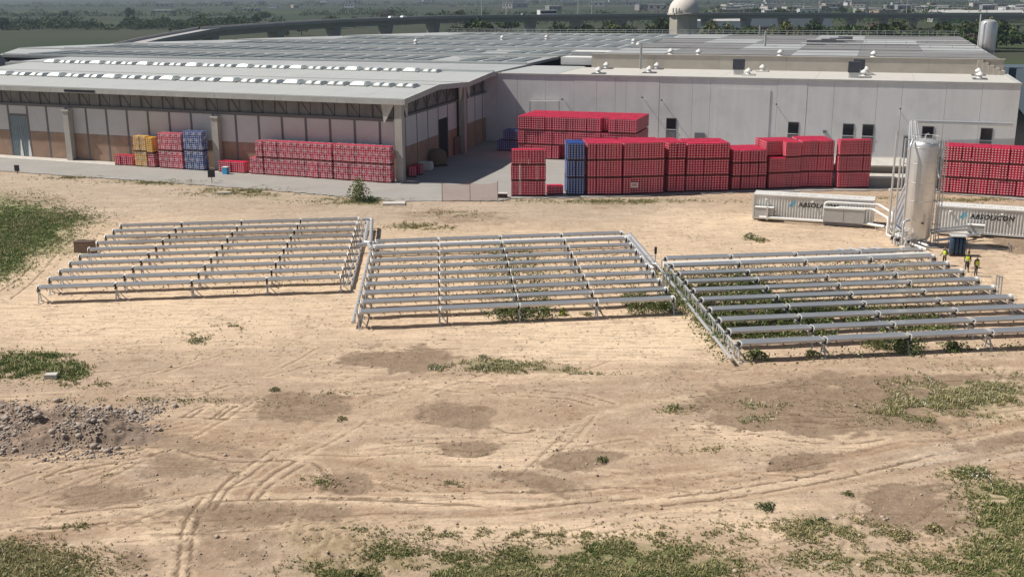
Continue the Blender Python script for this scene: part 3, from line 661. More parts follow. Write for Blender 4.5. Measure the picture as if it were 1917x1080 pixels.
MB().bar(FL(4.6, -.6, 6.7), FL(9.4, -.6, 6.8), .3, .16).bar(FL(4.6, -.6, 2), FL(4.6, -.6, 6.7), .16, .16).bar(FL(9.4, -.6, 2), FL(9.4, -.6, 6.8), .16, .16).build('pipe_frame', M['white'], fac)
MB().box(28.7, 28.85, -.5, -.3, 0, 3.1, F=FL).build('downpipe', M['white'], fac)
fbox('wall_shed', M['shutter'], 61.1, 62.6, -1.0, -.02, 0, 3.3)
# stepped loading platforms in front of the wall
lp = empty('loading_platform', (40, 133.2, 0), 0, 'two stepped pale concrete platforms below the white factory wall', 'platform')
MB().box(-10, 13, 0, 2.9, 0, 1.2, F=lambda x, y, z: (x, y - .12 * x, z)).build('lower_step', M['concrete'], lp)
MB().box(-10, 13, -.1, 2.95, 1.2, 1.36, F=lambda x, y, z: (x, y - .12 * x, z)).build('lower_slab', M['pale_conc'], lp)
MB().box(-10, 13, 3.6, 9.5, 0, 2.1, F=lambda x, y, z: (x, y - .12 * x, z)).build('upper_step', M['concrete'], lp)
MB().box(-10, 13, 3.2, 10.2, 2.1, 2.3, F=lambda x, y, z: (x, y - .12 * x, z)).build('upper_slab', M['pale_conc'], lp)
# steel tank standing on the roof's far corner
rt = empty('steel_roof_tank', (95.5, 224, 0), 0, 'upright rounded steel tank on a frame behind the factory roof corner', 'tank')
MB().lathe([(.3, 11.2), (1.2, 11.6), (1.6, 12.1), (1.7, 12.7), (1.7, 17.0), (1.45, 17.6), (.8, 17.95), (.2, 18.0)], 28).build('vessel', M['tank'], rt, True)
fr = MB()
for a in range(4):
    x, y = 1.6 * math.cos(a * math.pi / 2 + .6), 1.6 * math.sin(a * math.pi / 2 + .6); fr.bar((x, y, 0), (x, y, 12), .3, .3)
fr.build('frame', M['galv'], rt); MB().tube([(-2.2, -1, 4), (-2.2, -1, 19)], .12, 6).build('pipe', M['galv'], rt)
pl = empty('steel_walkway', (104, 205, 0), 0, 'blue grey steel walkway structure at the right edge beyond the white factory', 'structure')
MB().box(-3, 14, -4, 30, 0, 8.5).build('clad_block', M['teal'], pl)
for z in (9.5, 11.5, 13.2): MB().box(-3.2, 14, -4.2, -3.9, z, z + .25).build('walkway_beam', M['galv'], pl)
for k in range(5): MB().box(-3.1 + k * 3.5, -2.9 + k * 3.5, -4.1, -3.95, 8.5, 14).build('post', M['galv'], pl)
sh = empty('dark_shed', (-104, 217, 0), 0, 'dark roofed shed at the left edge behind the storage hall', 'shed')
MB().hexa([(-30, -6, 9.5), (2, -6, 9.5), (2, 10, 9.5), (-30, 10, 9.5), (-30, -5.5, 11.5), (-4.5, -5.5, 15.5), (-4.5, 10, 15.5), (-30, 10, 11.5)]).build('roof', M['vent_dark'], sh)
MB().box(-30, 1.5, -5, 10, 0, 9.5).build('wall', M['red'], sh)
# ------------------------------------------------------------------ pallets of bottle crates
PW, PD = 1.0, 1.2
def crate_block(h, cm, lm, layers, seed):
    r = random.Random(seed); m = MB(); nx_, ny_ = 3, 3; cw = PW / nx_; cdp = PD / ny_; ch = (h - .17) / layers
    for k in range(layers):
        for i in range(nx_):
            for j in range(ny_):
                if 0 < i < nx_ - 1 and 0 < j < ny_ - 1 and k < layers - 1: continue
                x0, y0, z0 = -PW / 2 + i * cw, -PD / 2 + j * cdp, .17 + k * ch; jx, jy = r.uniform(-.008, .008), r.uniform(-.01, .01)
                m.box(x0 + .008 + jx, x0 + cw - .008 + jx, y0 + .008 + jy, y0 + cdp - .008 + jy, z0 + .006, z0 + ch - .008, 0)
                def dot(c, ax):
                    pts = []
                    for q in range(6):
                        t = q * math.pi / 3; a, b = .085 * math.cos(t), .07 * math.sin(t)
                        pts.append((c[0] + (a if ax == 0 else 0), c[1] + (a if ax == 1 else 0), c[2] + b))
                    m.face(pts, 1)
                cx, cy, cz = x0 + cw / 2, y0 + cdp / 2, z0 + ch * .5
                if j == 0: dot((cx, y0 + .008 + jy - .006, cz), 0)
                if j == ny_ - 1: dot((cx, y0 + cdp - .008 + jy + .006, cz), 0)
                if i == 0: dot((x0 + .008 + jx - .006, cy, cz), 1)
                if i == nx_ - 1: dot((x0 + cw - .008 + jx + .006, cy, cz), 1)
    return m.mesh('crates', [cm, lm])
pm = MB()
for y in (-.52, 0, .52): pm.box(-.49, .49, y - .06, y + .06, .0, .10)
for k in range(5): pm.box(-.49, .49, -.59 + k * .25, -.59 + k * .25 + .17, .105, .145)
pm = pm.mesh('pallet', M['wood'])
fl = MB().box(-.53, .53, -.63, .63, .12, 1.0).mesh('shrink_wrap', M['film'])
BLK = {}
def blk(h, c, v):
    key = (round(h, 2), c, v % 3)
    if key not in BLK: BLK[key] = crate_block(h - .03, M[c], M['logo_b'] if c == 'blue' else M['logo'], max(2, round((h - .17) / .29)), v)
    return BLK[key]
TIER = ['bottom', 'middle', 'top', 'upper']
def pallet(x, y, z, rz_, h, c, label, group, wrap=False, sx=1):
    t = empty('wrapped_crate_pallet' if wrap else c + '_crate_pallet', (x, y, z), rz_, label, 'crate pallet', group); t.rotation_euler.x = R.uniform(-.008, .008); t.rotation_euler.y = R.uniform(-.008, .008); t.scale = (sx, 1, 1)
    link('pallet', pm, t); link('crates', blk(h, c, R.randrange(3)), t)
    if wrap: o = link('shrink_wrap', fl, t); o.scale = (1, 1, (h + .02) / 1.0)
    return t
COUNT = [0]; REAR = []
def stack(x0, y0, ang, n, depth, tiers, h, where, group, c='red', wrap=False, pitch=1.03, skip=(), back=None, jit=.045, openl=False, openr=False):
    ca, sa = math.cos(ang), math.sin(ang)
    for i in range(n):
        for d_ in range(depth):
            hid = d_ > 0 and not (i == 0 and openl) and not (i == n - 1 and openr)
            T = tiers[i] if isinstance(tiers, list) else tiers
            if d_ > 0 and back: T = back
            for k in range(T):
                if (i, d_, k) in skip: continue
                rear = d_ > 0 and c == 'red'
                u = (i + .5) * pitch + R.uniform(-jit, jit); v = .6 + d_ * 1.24 + R.uniform(-jit, jit) - (R.random() < .12) * .08
                tn = TIER[k] if T == 3 else ('bottom', 'top', 'third')[k] if T == 2 else ('only' if T == 1 else ORD[k])
                row = '' if depth == 1 else (', front row' if d_ == 0 else ', row %s' % ('', 'two', 'three', 'four', 'five', 'six', 'seven', 'eight')[d_])
                if rear:
                    REAR.append((x0 + ca * u - sa * v, y0 + sa * u + ca * v, .08 + k * h, ang, h, k == T - 1 or i in (0, n - 1))); continue
                pallet(x0 + ca * u - sa * v, y0 + sa * u + ca * v, .08 + k * h, ang + R.uniform(-.015, .015), h, c,
                       '%s crates, %s tier, %s from left%s, %s' % (c, tn, ORD[i], row, where), group, wrap); COUNT[0] += 1
G1 = 'red crate pallets stacked in the yard'; D = math.radians
stack(-.05, 127.2, D(0), 4, 1, 3, 1.85, 'stack beside the orange net', G1, pitch=1.02)
stack(4.25, 127.9, D(8), 2, 1, 1, 1.15, 'low pile left of the blue stack', G1, pitch=.95)
stack(6.55, 127.75, D(2), 2, 3, 3, 2.06, 'yard stack', 'blue crate pallets in the yard', c='blue', pitch=1.02, openl=True)
stack(8.95, 127.75, D(3), 4, 4, 3, 2.06, 'stack touching the blue one', G1, pitch=1.03)
stack(13.2, 128.05, D(8), 5, 4, 3, 2.06, 'stack behind the small sign', G1, pitch=1.0)
stack(18.7, 129.4, D(10), 2, 4, 3, 2.0, 'narrow stack in the middle', G1, pitch=1.05)
stack(21.0, 129.9, D(4), 5, 4, 3, 1.95, 'stack right of the narrow one', G1, pitch=1.03)
stack(26.7, 130.9, D(8), 4, 4, 3, 1.62, 'lower stack left of the stepped one', G1, pitch=1.08)
stack(31.3, 131.6, D(9), 4, 4, [2, 2, 3, 3], 1.9, 'stepped stack', G1, pitch=1.0, back=3)
stack(35.4, 132.6, D(1), 4, 4, 3, 1.92, 'stack above the left container', G1, pitch=1.0)
stack(39.8, 131.9, D(4), 4, 1, 3, 1.98, 'stack next to the platforms', G1, pitch=1.0)
stack(51.2, 128.9, D(-23), 9, 3, 3, 1.87, 'stack behind the right container', G1, pitch=1.03)
stack(.9, 158.6, D(-18), 17, 7, 3, 2.04, 'long stack against the white wall', 'red crate pallets against the white wall', pitch=1.03, skip=[(12, 0, 2)] + [(i, 0, 0) for i in range(6, 15)], openr=True)
hA = math.atan2(-HA[1], -HA[0]); G2 = 'shrink wrapped red crate pallets along the hall'
def hall_stack(a_left, g, n, depth, tiers, h, where, group, c='red', wrap=True, pitch=1.03):
    p = HW(a_left, g, 0); stack(p[0], p[1], hA, n, depth, tiers, h, where, group, c, wrap, pitch, jit=.02)
hall_stack(21.9, -1.3, 2, 1, [1, 2], 2.25, 'wrapped end block by the hall', G2)
hall_stack(19.6, -1.35, 10, 1, 2, 2.3, 'wrapped block by the hall', G2)
hall_stack(8.95, -1.4, 8, 1, 2, 2.32, 'wrapped block beside the corner column', G2, pitch=1.02)
hall_stack(27.0, -1.3, 4, 1, 1, 1.55, 'low row right of the second column', 'low red crate pallets by the hall', wrap=False)
hall_stack(44.5, -1.3, 3, 1, 1, 1.5, 'low group left of the yellow crates', 'low red crate pallets by the hall', wrap=False)
hall_stack(40.9, -1.35, 2, 1, 2, 2.15, 'tower left of the wrapped red group', 'yellow crates by the hall', c='yellow'); hall_stack(38.6, -1.35, 1, 1, 1, 2.0, 'half stack right of the yellow tower', G2)
hall_stack(36.7, -1.35, 4, 1, 2, 2.45, 'wrapped group left of the blue stack', G2, pitch=.98)
hall_stack(32.4, -1.35, 3, 1, 2, 2.65, 'stack by the second hall column', 'blue crate pallets along the hall', c='blue', pitch=1.02)
for k, (a, z) in ((1, (38.6, 2.08)),):
    p = HW(a - .5, -.85, z); pallet(p[0], p[1], z, hA, 1.0 if k == 0 else 2.2, 'yellow', 'yellow crates on top of the %s red pallet by the hall' % ('taller' if k == 0 else 'shorter'), 'yellow crates by the hall')
p = HW(25.2, -2.3, .08); t = empty('cyan_crate', p, hA, 'small cyan crate on the kerb by the second hall column', 'crate')
MB().box(-.35, .35, -.3, .3, 0, .9).build('body', mat('cyan_crate', (.05, .35, .6), .5), t); MB().box(-.38, .38, -.33, .33, .9, .97).build('rim', M['white'], t)
print('PALLETS', COUNT)
# the pallets standing behind the front rows, seen only as their tops
VV, FF, MI, n0 = [], [], [], 0
def _blk(h):
    me = blk(h, 'red', 0); k = ('np', round(h, 2))
    if k not in BLK:
        BLK[k] = (np.array([v.co[:] for v in me.vertices]), [tuple(p.vertices) for p in me.polygons], [p.material_index for p in me.polygons])
    return BLK[k]
bxm = MB().box(-.48, .48, -.58, .58, .05, 1.0)
for x, y, z, a, h, vis in REAR:
    a += R.uniform(-.02, .02); c_, s_ = math.cos(a), math.sin(a)
    if vis: v, f, mi = _blk(h)
    else: v, f, mi = np.array(bxm.v) * np.array([1, 1, h - .04]), bxm.f, [0] * 6
    VV.append(np.stack([v[:, 0] * c_ - v[:, 1] * s_ + x, v[:, 0] * s_ + v[:, 1] * c_ + y, v[:, 2] + z], 1)); FF += [tuple(n0 + i for i in q) for q in f]; MI += mi; n0 += len(v)
me = bpy.data.meshes.new('rear_crate_pallets'); me.from_pydata(np.concatenate(VV).tolist(), [], FF); me.materials.append(M['red']); me.materials.append(M['logo']); me.polygons.foreach_set('material_index', MI); me.update()
tag(link('rear_crate_pallets', me), 'mass of red crate pallets behind the front rows of the yard stacks', 'crate pallets', kind='stuff')
# things in the shaded corner
stack(-2.2, 166.3, D(-15), 4, 2, [1, 2, 2, 2], 1.6, 'heap in the shaded corner', 'blue crates in the shaded corner', c='blue', pitch=1.0)
p = at(817, 311); t = empty('brown_bundle', p, .3, 'round brown bundle by the dark hall doorway', 'bundle')
MB().lathe([(1.0, .08), (1.5, .5), (1.55, 1.3), (1.3, 2.0), (.7, 2.35), (.1, 2.4)], 14).build('heap', M['sandbag'], t, True)
MB().box(-1.4, 1.4, -1.0, 1.0, .06, .2).build('pallet', M['wood'], t)
p = at(795, 320); t = empty('white_tank_box', p, -.2, 'white plastic tank lying in the shade by the hall gable', 'tank')
MB().box(-1.1, 1.0, -.6, .6, .15, 1.25).build('body', M['white'], t); MB().box(-1.05, -.5, -.63, -.6, .4, .9).build('hatch', M['void'], t); MB().box(1.0, 1.15, -.4, .4, .3, 1.0).build('end_cap', M['white'], t)
for k, (px, py) in enumerate(((772, 332), (782, 328))):
    p = at(px, py); pallet(p[0], p[1], .08, .2 + k, 1.4, 'red', 'dim red crates beside the corner column, %s one' % ('nearer' if k == 0 else 'farther'), 'crates in the gable shade')
p = HW(-.3, 28.6, 0); t = empty('rust_bin', p, hA, 'brown bin beside the second gable column', 'bin'); MB().box(-2.2, -.4, -4, -1.5, .08, 2.6).build('body', M['sandbag'], t); MB().box(-2.25, -.35, -4.05, -1.45, 2.6, 2.7).build('rim', M['mullion'], t)

# ------------------------------------------------------------------ orange net fence, signs and small yard things
nf_ = empty('net_fence', at(828, 378), 0, 'sagging orange safety net on thin posts at the yard edge', 'fence')
q = at(932, 376) - at(828, 378)
for k in range(3): x, y = q[0] * k / 2, q[1] * k / 2; MB().tube([(x, y, 0), (x, y, 2.3)], .035, 6).build('post', M['wood'], nf_)
for k in range(2):
    m = MB()
    for i in range(12):
        for j in range(6):
            def Q(i, j):
                t = (k + i / 12) / 2; z = .05 + j / 6 * (2.1 - .18 * math.sin(math.pi * i / 12)); return (q[0] * t, q[1] * t + .06 * math.sin(i * 1.3 + j), z)
            m.face([Q(i, j), Q(i + 1, j), Q(i + 1, j + 1), Q(i, j + 1)])
    m.build('net', M['netm'], nf_, True)
def sign(px, py, h, w_, hh, mt, label, nm='sign_board'):
    t = empty('sign_post', at(px, py), R.uniform(-.3, .3), label, 'sign'); MB().box(-.04, .04, -.04, .04, 0, h).build('post', M['wood'], t); MB().box(-w_ / 2, w_ / 2, -.075, -.045, h - hh, h + .05).build(nm, mt, t); return t
t = sign(1187, 366, 1.5, .85, .55, M['white'], 'small white sign on a post before the red stacks')
MB().box(-.3, .3, -.082, -.078, 1.12, 1.2).box(-.3, .3, -.082, -.078, 1.28, 1.40).build('red_print', M['red'], t)
sign(397, 343, 1.6, .9, .85, M['dark'], 'dark square sign on a post at the road edge')
sign(33, 325, 1.1, .7, .8, M['dark'], 'dark leaning marker at the left end of the road')
for px, py, l, w_, h, mt, lab in ((738, 382, 2.6, 1.6, .18, M['pale_conc'], 'pale concrete slab lying by the road near the shrub'), (941, 371, 1.1, .8, .55, M['wood'], 'wooden box beside the left yard stack'), (160, 471, 1.7, 1.1, .95, M['spoil'], 'dark box behind the left ends of the left array'),
                               (420, 363, 1.6, .6, .2, M['pale_conc'], 'thin slab on the grass below the dark sign'), (97, 707, .8, .6, .28, M['pale_conc'], 'pale square stone block beside the left weeds'), (1690, 357, 3.4, .6, .25, M['pale_conc'], 'pale kerb stone at the foot of the platforms')):
    t = empty('block', at(px, py), R.uniform(-.15, .15), lab, 'block'); MB().hexa([(-l / 2, -w_ / 2, -.05), (l / 2, -w_ / 2, -.05), (l / 2, w_ / 2, -.05), (-l / 2, w_ / 2, -.05), (-l / 2 + .05, -w_ / 2 + .04, h), (l / 2 - .03, -w_ / 2 + .05, h * .96), (l / 2 - .06, w_ / 2 - .03, h), (-l / 2 + .04, w_ / 2 - .05, h * .97)]).build('block_body', mt, t)
    if mt is M['wood'] or mt is M['spoil']: MB().box(-l / 2 - .03, l / 2 + .03, -w_ / 2 - .03, w_ / 2 + .03, h, h + .06).build('lid', M['pale_conc'] if mt is M['wood'] else M['wood'], t)
# ------------------------------------------------------------------ solar trough rows
MP = 5.8182; TZ = 1.27; TL = 5.56; HWD = .43
PV_ = TZ - .2
tm = MB(); pr_ = [(-HWD, .2), (-HWD, .11), (-.39, .06), (-.30, .01), (-.18, -.02), (-.06, -.035), (.06, -.035), (.18, -.02), (.30, .01), (.39, .06), (HWD, .11), (HWD, .2)]
x0, x1 = -TL / 2, TL / 2
for (ya, za), (yb, zb) in zip(pr_, pr_[1:]):
    tm.face([(x0, ya, za), (x0, yb, zb), (x1, yb, zb), (x1, ya, za)])
tm.face([(x0, y, z) for y, z in pr_][::-1]); tm.face([(x1, y, z) for y, z in pr_])
trough_me = tm.mesh('trough', M['alu'], True)
glass_me = MB().box(x0 + .05, x1 - .05, -HWD + .05, HWD - .05, .17, .212).mesh('glass_cover', M['glass'])
rm = MB()
for y in (-HWD, HWD): rm.box(x0, x1, y - .028, y + .015, .17, .218)
for x in (x0, x1): rm.box(x - .02, x + .06, -HWD + .03, HWD - .03, .17, .217)
rim_me = rm.mesh('rim_frame', M['rim'])
br = MB()
for k in range(5):
    x = -TL / 2 + TL * (k + .5) / 5
    for s in (-1, 1): br.hexa([(x - .02, s * .42, .0), (x + .02, s * .42, .0), (x + .02, s * .33, -.02), (x - .02, s * .33, -.02), (x - .02, s * (HWD + .01), .10), (x + .02, s * (HWD + .01), .10), (x + .02, s * .40, .10), (x - .02, s * .40, .10)])
    br.bar((x + .02, -.42, .02), (x + .10, -.43, -.1), .035, .035)
brk_me = br.mesh('brackets', M['dark'])
lg = lambda y0, y1: MB().bar((0, y0, -.1), (0, y1, TZ - .42), .085, .085, up=(1, 0, 0)).mesh('leg', M['galv'])
leg_me = [lg(-.48, -.10), lg(.48, .10)]
cross_me = MB().bar((0, -.36, .34), (0, .36, .34), .05, .05).bar((0, -.16, TZ - .40), (0, .16, TZ - .40), .14, .10).mesh('crossbar', M['galv'])
brace_me = MB().bar((.62, .30, -.05), (.03, .14, .72), .06, .06).bar((.62, .30, .0), (.62, -.30, 0), .06, .06).mesh('brace', M['galv'])
bear_me = MB().box(-.07, .07, -.16, .16, TZ - .35, TZ - .02).bar((0, -.42, TZ - .28), (0, .42, TZ - .28), .10, .12).mesh('bearing', M['dark'])
hook_me = MB().tube([(0, -.52, TZ - .25), (.02, -.60, TZ - .02), (.02, -.42, TZ + .13), (0, -.1, TZ + .10), (0, .2, TZ + .02)], .032, 6).mesh('hose', M['galv'], True)
foot_me = MB().box(-.12, .12, -.58, -.38, -.02, .045).box(-.12, .12, .38, .58, -.02, .045).mesh('foot_plate', M['galv'])
cap_me = MB().box(-.09, .09, -.2, .2, TZ + .035, TZ + .11).mesh('joint_cover', M['white'])
ARR = [('left', (-36.907, 82.085), .1287, (-.191, 2.6244)), ('middle', (-11.022, 74.999), .145, (-.1743, 2.5777)), ('right', (14.723, 67.539), .1315, (-.1731, 2.6169))]
def arr_pt(k, r, u, v=0, z=0):                          # row r (0 = nearest), u metres along it, v across
    n_, o_, a_, vec = ARR[k]; return (o_[0] + math.cos(a_) * u + vec[0] * r - math.sin(a_) * v, o_[1] + math.sin(a_) * u + vec[1] * r + math.cos(a_) * v, z)
tie_me = {}
for k in (1, 2):
    a_, vec = ARR[k][2], ARR[k][3]; lx, ly = math.cos(a_) * vec[0] + math.sin(a_) * vec[1], -math.sin(a_) * vec[0] + math.cos(a_) * vec[1]
    tie_me[k] = MB().bar((0, .12, TZ - .5), (lx, ly - .12, TZ - .5), .07, .07).mesh('tie_beam', M['galv'])
for k, (nm, o_, a_, vec) in enumerate(ARR):
    for r in range(10):
        which = 'front row' if r == 0 else ('back row' if r == 9 else '%s row from the front' % ORD[r])
        row = empty('solar_trough_row', arr_pt(k, r, 0), a_, 'grey solar trough row on galvanised stands, %s of the %s array' % (which, nm), 'solar collector', 'solar trough rows')
        for j in range(4):
            t = link('trough', trough_me, row, ((j + .5) * MP, 0, PV_)); t.rotation_euler.x = (-.02, -.02, .0)[k] + R.uniform(-.012, .012)
            link('glass_cover', glass_me, t); link('rim_frame', rim_me, t); link('brackets', brk_me, t)['kind'] = 'stuff'
        for j in range(5):
            s = link('stand', cross_me, row, (j * MP, 0, 0)); x, y, _ = arr_pt(k, r, j * MP); s.location.z = min(0, float(ground_z(x, y)))
            for l_ in leg_me: link('leg', l_, s)
            link('brace', brace_me, s); link('foot_plate', foot_me, s); link('bearing', bear_me, s)
            if k > 0 or j in (0, 4): link('hose', hook_me, s)
            if k == 0 or j == 4: link('joint_cover', cap_me, s)
            if k and r < 9: link('tie_beam', tie_me[k], s)
            if j == 4 or (j == 0 and k > 0): link('pipe_riser', MB().tube([(.25 if j else -.25, .1, .35), (.25 if j else -.25, .1, TZ - .2), (0, .1, TZ - .15)], .05, 6).mesh('pipe_riser', M['clad']), s)

# ------------------------------------------------------------------ insulated pipes
def pipes(name, paths, r, label, mt='clad', sup=None, n=10):
    P0 = Vector(paths[0][0]); t = empty(name, (P0.x, P0.y, 0), 0, label, 'pipe')
    for path in paths:
        pp = [Vector(p) - Vector((P0.x, P0.y, 0)) for p in path]
        MB().tube(rounded(pp), r, n).build('pipe_run', M[mt], t, True)
        if sup:
            for p, q in zip(pp, pp[1:]):
                l = (q - p).length; c = max(1, int(l / sup))
                for i in range(c):
                    c_ = p.lerp(q, (i + .5) / c)
                    if c_.z > .3 and abs((q - p).normalized().z) < .5:
                        MB().bar((c_.x, c_.y, -.1), (c_.x, c_.y, c_.z - r * .8), .07, .07).build('pipe_support', M['galv'], t)
    return t
def rounded(pp, f=.3):
    if len(pp) < 3: return pp
    o = [pp[0]]
    for a, b, c in zip(pp, pp[1:], pp[2:]):
        l1 = min(f, (b - a).length * .45); l2 = min(f, (c - b).length * .45); p = b + (a - b).normalized() * l1; q = b + (c - b).normalized() * l2
        o += [p, p.lerp(b, .55).lerp(b.lerp(q, .45), .5), q]
    return o + [pp[-1]]
E1 = 4 * MP
pipes('header_pipe', [[arr_pt(0, 9.3, E1 + .3, 0, .95), arr_pt(0, 9.3, E1 + 1.3, 0, .95), arr_pt(0, 5.2, E1 + 1.7, 0, .8), arr_pt(0, 5.0, E1 + .4, 0, .75)], [arr_pt(0, 9.0, E1 + .6, 0, .8), arr_pt(0, 9.0, E1 + .95, 0, .8), arr_pt(0, 5.5, E1 + 1.1, 0, .75), arr_pt(0, 5.3, E1 + 3.0, 0, .7)],
                      [arr_pt(0, 5.2, E1 + 1.5, 0, .8), arr_pt(1, 8.5, -.3, 0, .8)]], .17, 'silver header pipes looping at the back right corner of the left array', sup=3)
pipes('header_pipe', [[arr_pt(0, 0, E1 + .45, 0, .5), arr_pt(0, 9.0, E1 + .45, 0, .55)], [arr_pt(0, .2, E1 + .8, 0, .28), arr_pt(0, 8.8, E1 + .75, 0, .3)]], .1, 'thin header pipes down the right side of the left array', sup=3)
pipes('header_pipe', [[arr_pt(0, 8.6, .2, 0, .9), arr_pt(0, 8.6, E1 + .2, 0, .95)]], .14, 'white insulated pipe behind the ninth row of the left array', 'white', 4)
pipes('header_pipe', [[arr_pt(1, 8.55, -.2, 0, .95), arr_pt(1, 8.55, E1 + .6, 0, 1.0)]], .2, 'white insulated pipe behind the ninth row of the middle array', 'white', 4)
pipes('header_pipe', [[arr_pt(1, -.1, -.4, 0, .5), arr_pt(1, 9.2, -.4, 0, .6)]], .13, 'silver header pipe down the left side of the middle array', sup=3)
pipes('header_pipe', [[arr_pt(1, 9.2, E1 + .9, 0, .9), arr_pt(1, 4.9, E1 + 1.1, 0, .75), arr_pt(2, 9.1, -.9, 0, .7)], [arr_pt(1, 9.0, E1 + .45, 0, .9), arr_pt(1, 4.5, E1 + .6, 0, .7), arr_pt(2, 8.6, -1.2, 0, .6)]], .19, 'double silver pipes from the middle array across to the right one', sup=2.5)
pipes('header_pipe', [[arr_pt(2, 9.3, -.75, 0, .75), arr_pt(2, -.35, -.65, 0, .42)]], .115, 'long bright pipe down the left side of the right array', 'clad', 2.6)
lat = empty('lattice_rail', arr_pt(2, 0, -.2), 0, 'low galvanised lattice linking the left stands of the right array', 'lattice'); P0 = Vector(arr_pt(2, 0, -.2))
for r in range(9):
    a, b = Vector(arr_pt(2, r, -.12, .3, 0)) - P0, Vector(arr_pt(2, r + 1, -.12, -.3, 0)) - P0
    m = MB().bar(a + Vector((0, 0, 1.0)), b + Vector((0, 0, 1.0)), .06, .06).bar(a + Vector((0, 0, .25)), b + Vector((0, 0, .25)), .05, .05)
    for i in range(4): m.bar(a.lerp(b, i / 4) + Vector((0, 0, .25 if i % 2 else 1.0)), a.lerp(b, (i + 1) / 4) + Vector((0, 0, 1.0 if i % 2 else .25)), .04, .04)
    m.build('lattice_bay', M['galv'], lat)
pipes('header_pipe', [[arr_pt(2, 8.55, -.4, 0, .95), arr_pt(2, 8.6, E1 + .3, 0, 1.0)]], .22, 'thick white insulated pipe behind the ninth row of the right array', 'white', 4)
pipes('header_pipe', [[arr_pt(2, 0, E1 + .5, 0, .5), arr_pt(2, 9, E1 + .5, 0, .55)]], .12, 'silver header pipe down the right side of the right array', sup=3)
for k, (ar, r, u) in enumerate(((2, 4.3, E1 + .9), (1, 1.8, E1 + .5))):
    t = empty('expansion_posts', arr_pt(ar, r, u), .13, 'upright silver pipe posts at the right end of the %s array' % ('right' if ar == 2 else 'middle'), 'pipe posts')
    for i in range(3): MB().tube([(i * .3 - .3, i * .1, -.05), (i * .3 - .3, i * .1, 2.0 - .12 * i)], .07, 8).build('post', M['clad'], t)
    MB().tube([(-.3, 0, 1.9), (.3, .2, 1.75)], .05, 6).build('cross_pipe', M['clad'], t)
t = empty('valve_post', arr_pt(2, 9.2, -.75), 0, 'dark valve post at the corner between the middle and right arrays', 'valve')
MB().tube([(0, 0, 0), (0, 0, 1.9)], .05, 6).build('stem', M['clad'], t); MB().box(-.1, .1, -.1, .1, 1.5, 2.1).build('valve', M['dark'], t); MB().tube([(0, 0, 1.3), (-.8, .2, 1.3), (-.8, .2, .6)], .05, 6).build('branch', M['clad'], t)
t = empty('pipe_tray', arr_pt(2, 9.6, 17.2), .13, 'open steel tray of short pipes behind the back row of the right array', 'pipe tray')
for i in range(4): MB().tube([(i * 1.1, -.7, .9), (i * 1.1 - .5, 1.1, .9)], .09, 6).build('pipe', M['clad'], t)
for y in (-.6, 1.0): MB().box(-.8, 4.2, y - .05, y + .05, .68, .8).build('rail', M['galv'], t)
for x in (-.6, 1.8, 4.0): MB().box(x - .05, x + .05, -.6, 1.0, 0, .67).build('leg', M['galv'], t)
# ------------------------------------------------------------------ storage tank
tk = empty('storage_tank', (38.35, 101.1, 0), 0, 'tall silver storage tank with domed top on a steel stand', 'tank')
TB, TT, TR = .75, 10.05, 1.24
pf = [(.25, TB - .28), (.8, TB - .2), (1.1, TB - .02), (TR, TB + .2)]
MB().lathe(pf + [(TR, TT - .55), (1.17, TT - .32), (.95, TT - .12), (.55, TT + .02), (.12, TT + .07)], 40).build('vessel', M['tank'], tk, True)
for z in (2.55, 4.3, 6.05, 7.8, 9.3): MB().lathe([(TR + .002, z), (TR + .018, z + .01), (TR + .018, z + .07), (TR + .002, z + .08)], 40).build('seam_band', M['clad'], tk, True)
for k in range(4):
    a = k * math.pi / 2 + .78; x, y = 1.0 * math.cos(a), 1.0 * math.sin(a); MB().box(x - .09, x + .09, y - .09, y + .09, .1, TB + .1).build('leg', M['galv'], tk)
MB().box(-1.7, 1.7, -1.5, 1.5, 0, .12).build('base_slab', M['pale_conc'], tk)
MB().tube([(0, 0, TT), (.05, 0, TT + .45), (.3, 0, TT + .5)], .06, 8).build('vent', M['clad'], tk)
rg = MB()
for k in range(10):
    a, b = k * 2 * math.pi / 10, (k + 1) * 2 * math.pi / 10; rg.bar((1.15 * math.cos(a), 1.15 * math.sin(a), TT - .25), (1.15 * math.cos(a), 1.15 * math.sin(a), TT + .3), .04, .04)
    rg.bar((1.15 * math.cos(a), 1.15 * math.sin(a), TT + .3), (1.15 * math.cos(b), 1.15 * math.sin(b), TT + .3), .04, .04)
rg.build('guard_ring', M['galv'], tk)
ld = MB()
for x in (1.55, 2.0):
    for y in (-.35, .35): ld.bar((x, y, 0), (x, y, TT + .2), .07, .07)
for k in range(30): ld.bar((1.55, -.35, .3 + k * .33), (2.0, -.35, .3 + k * .33), .035, .035)
for z in (2, 4.2, 6.4, 8.6):
    ld.bar((1.2, 0, z), (2.0, .35, z), .05, .05); ld.bar((1.55, -.35, z), (1.55, .35, z), .05, .05); ld.bar((2.0, -.35, z), (2.0, .35, z), .05, .05)
ld.build('ladder', M['galv'], tk)
for k, z in enumerate((3.0, 5.1, 6.6, 8.4)): MB().tube([(-.05 + .02 * k, -TR - .02, z), (.25, -TR + .02 - .02, z)], .03, 6).build('nozzle', M['clad'], tk)
MB().box(-.12, .12, -TR - .06, -TR + .05, 2.3, 2.42).build('gauge', M['dark'], tk)
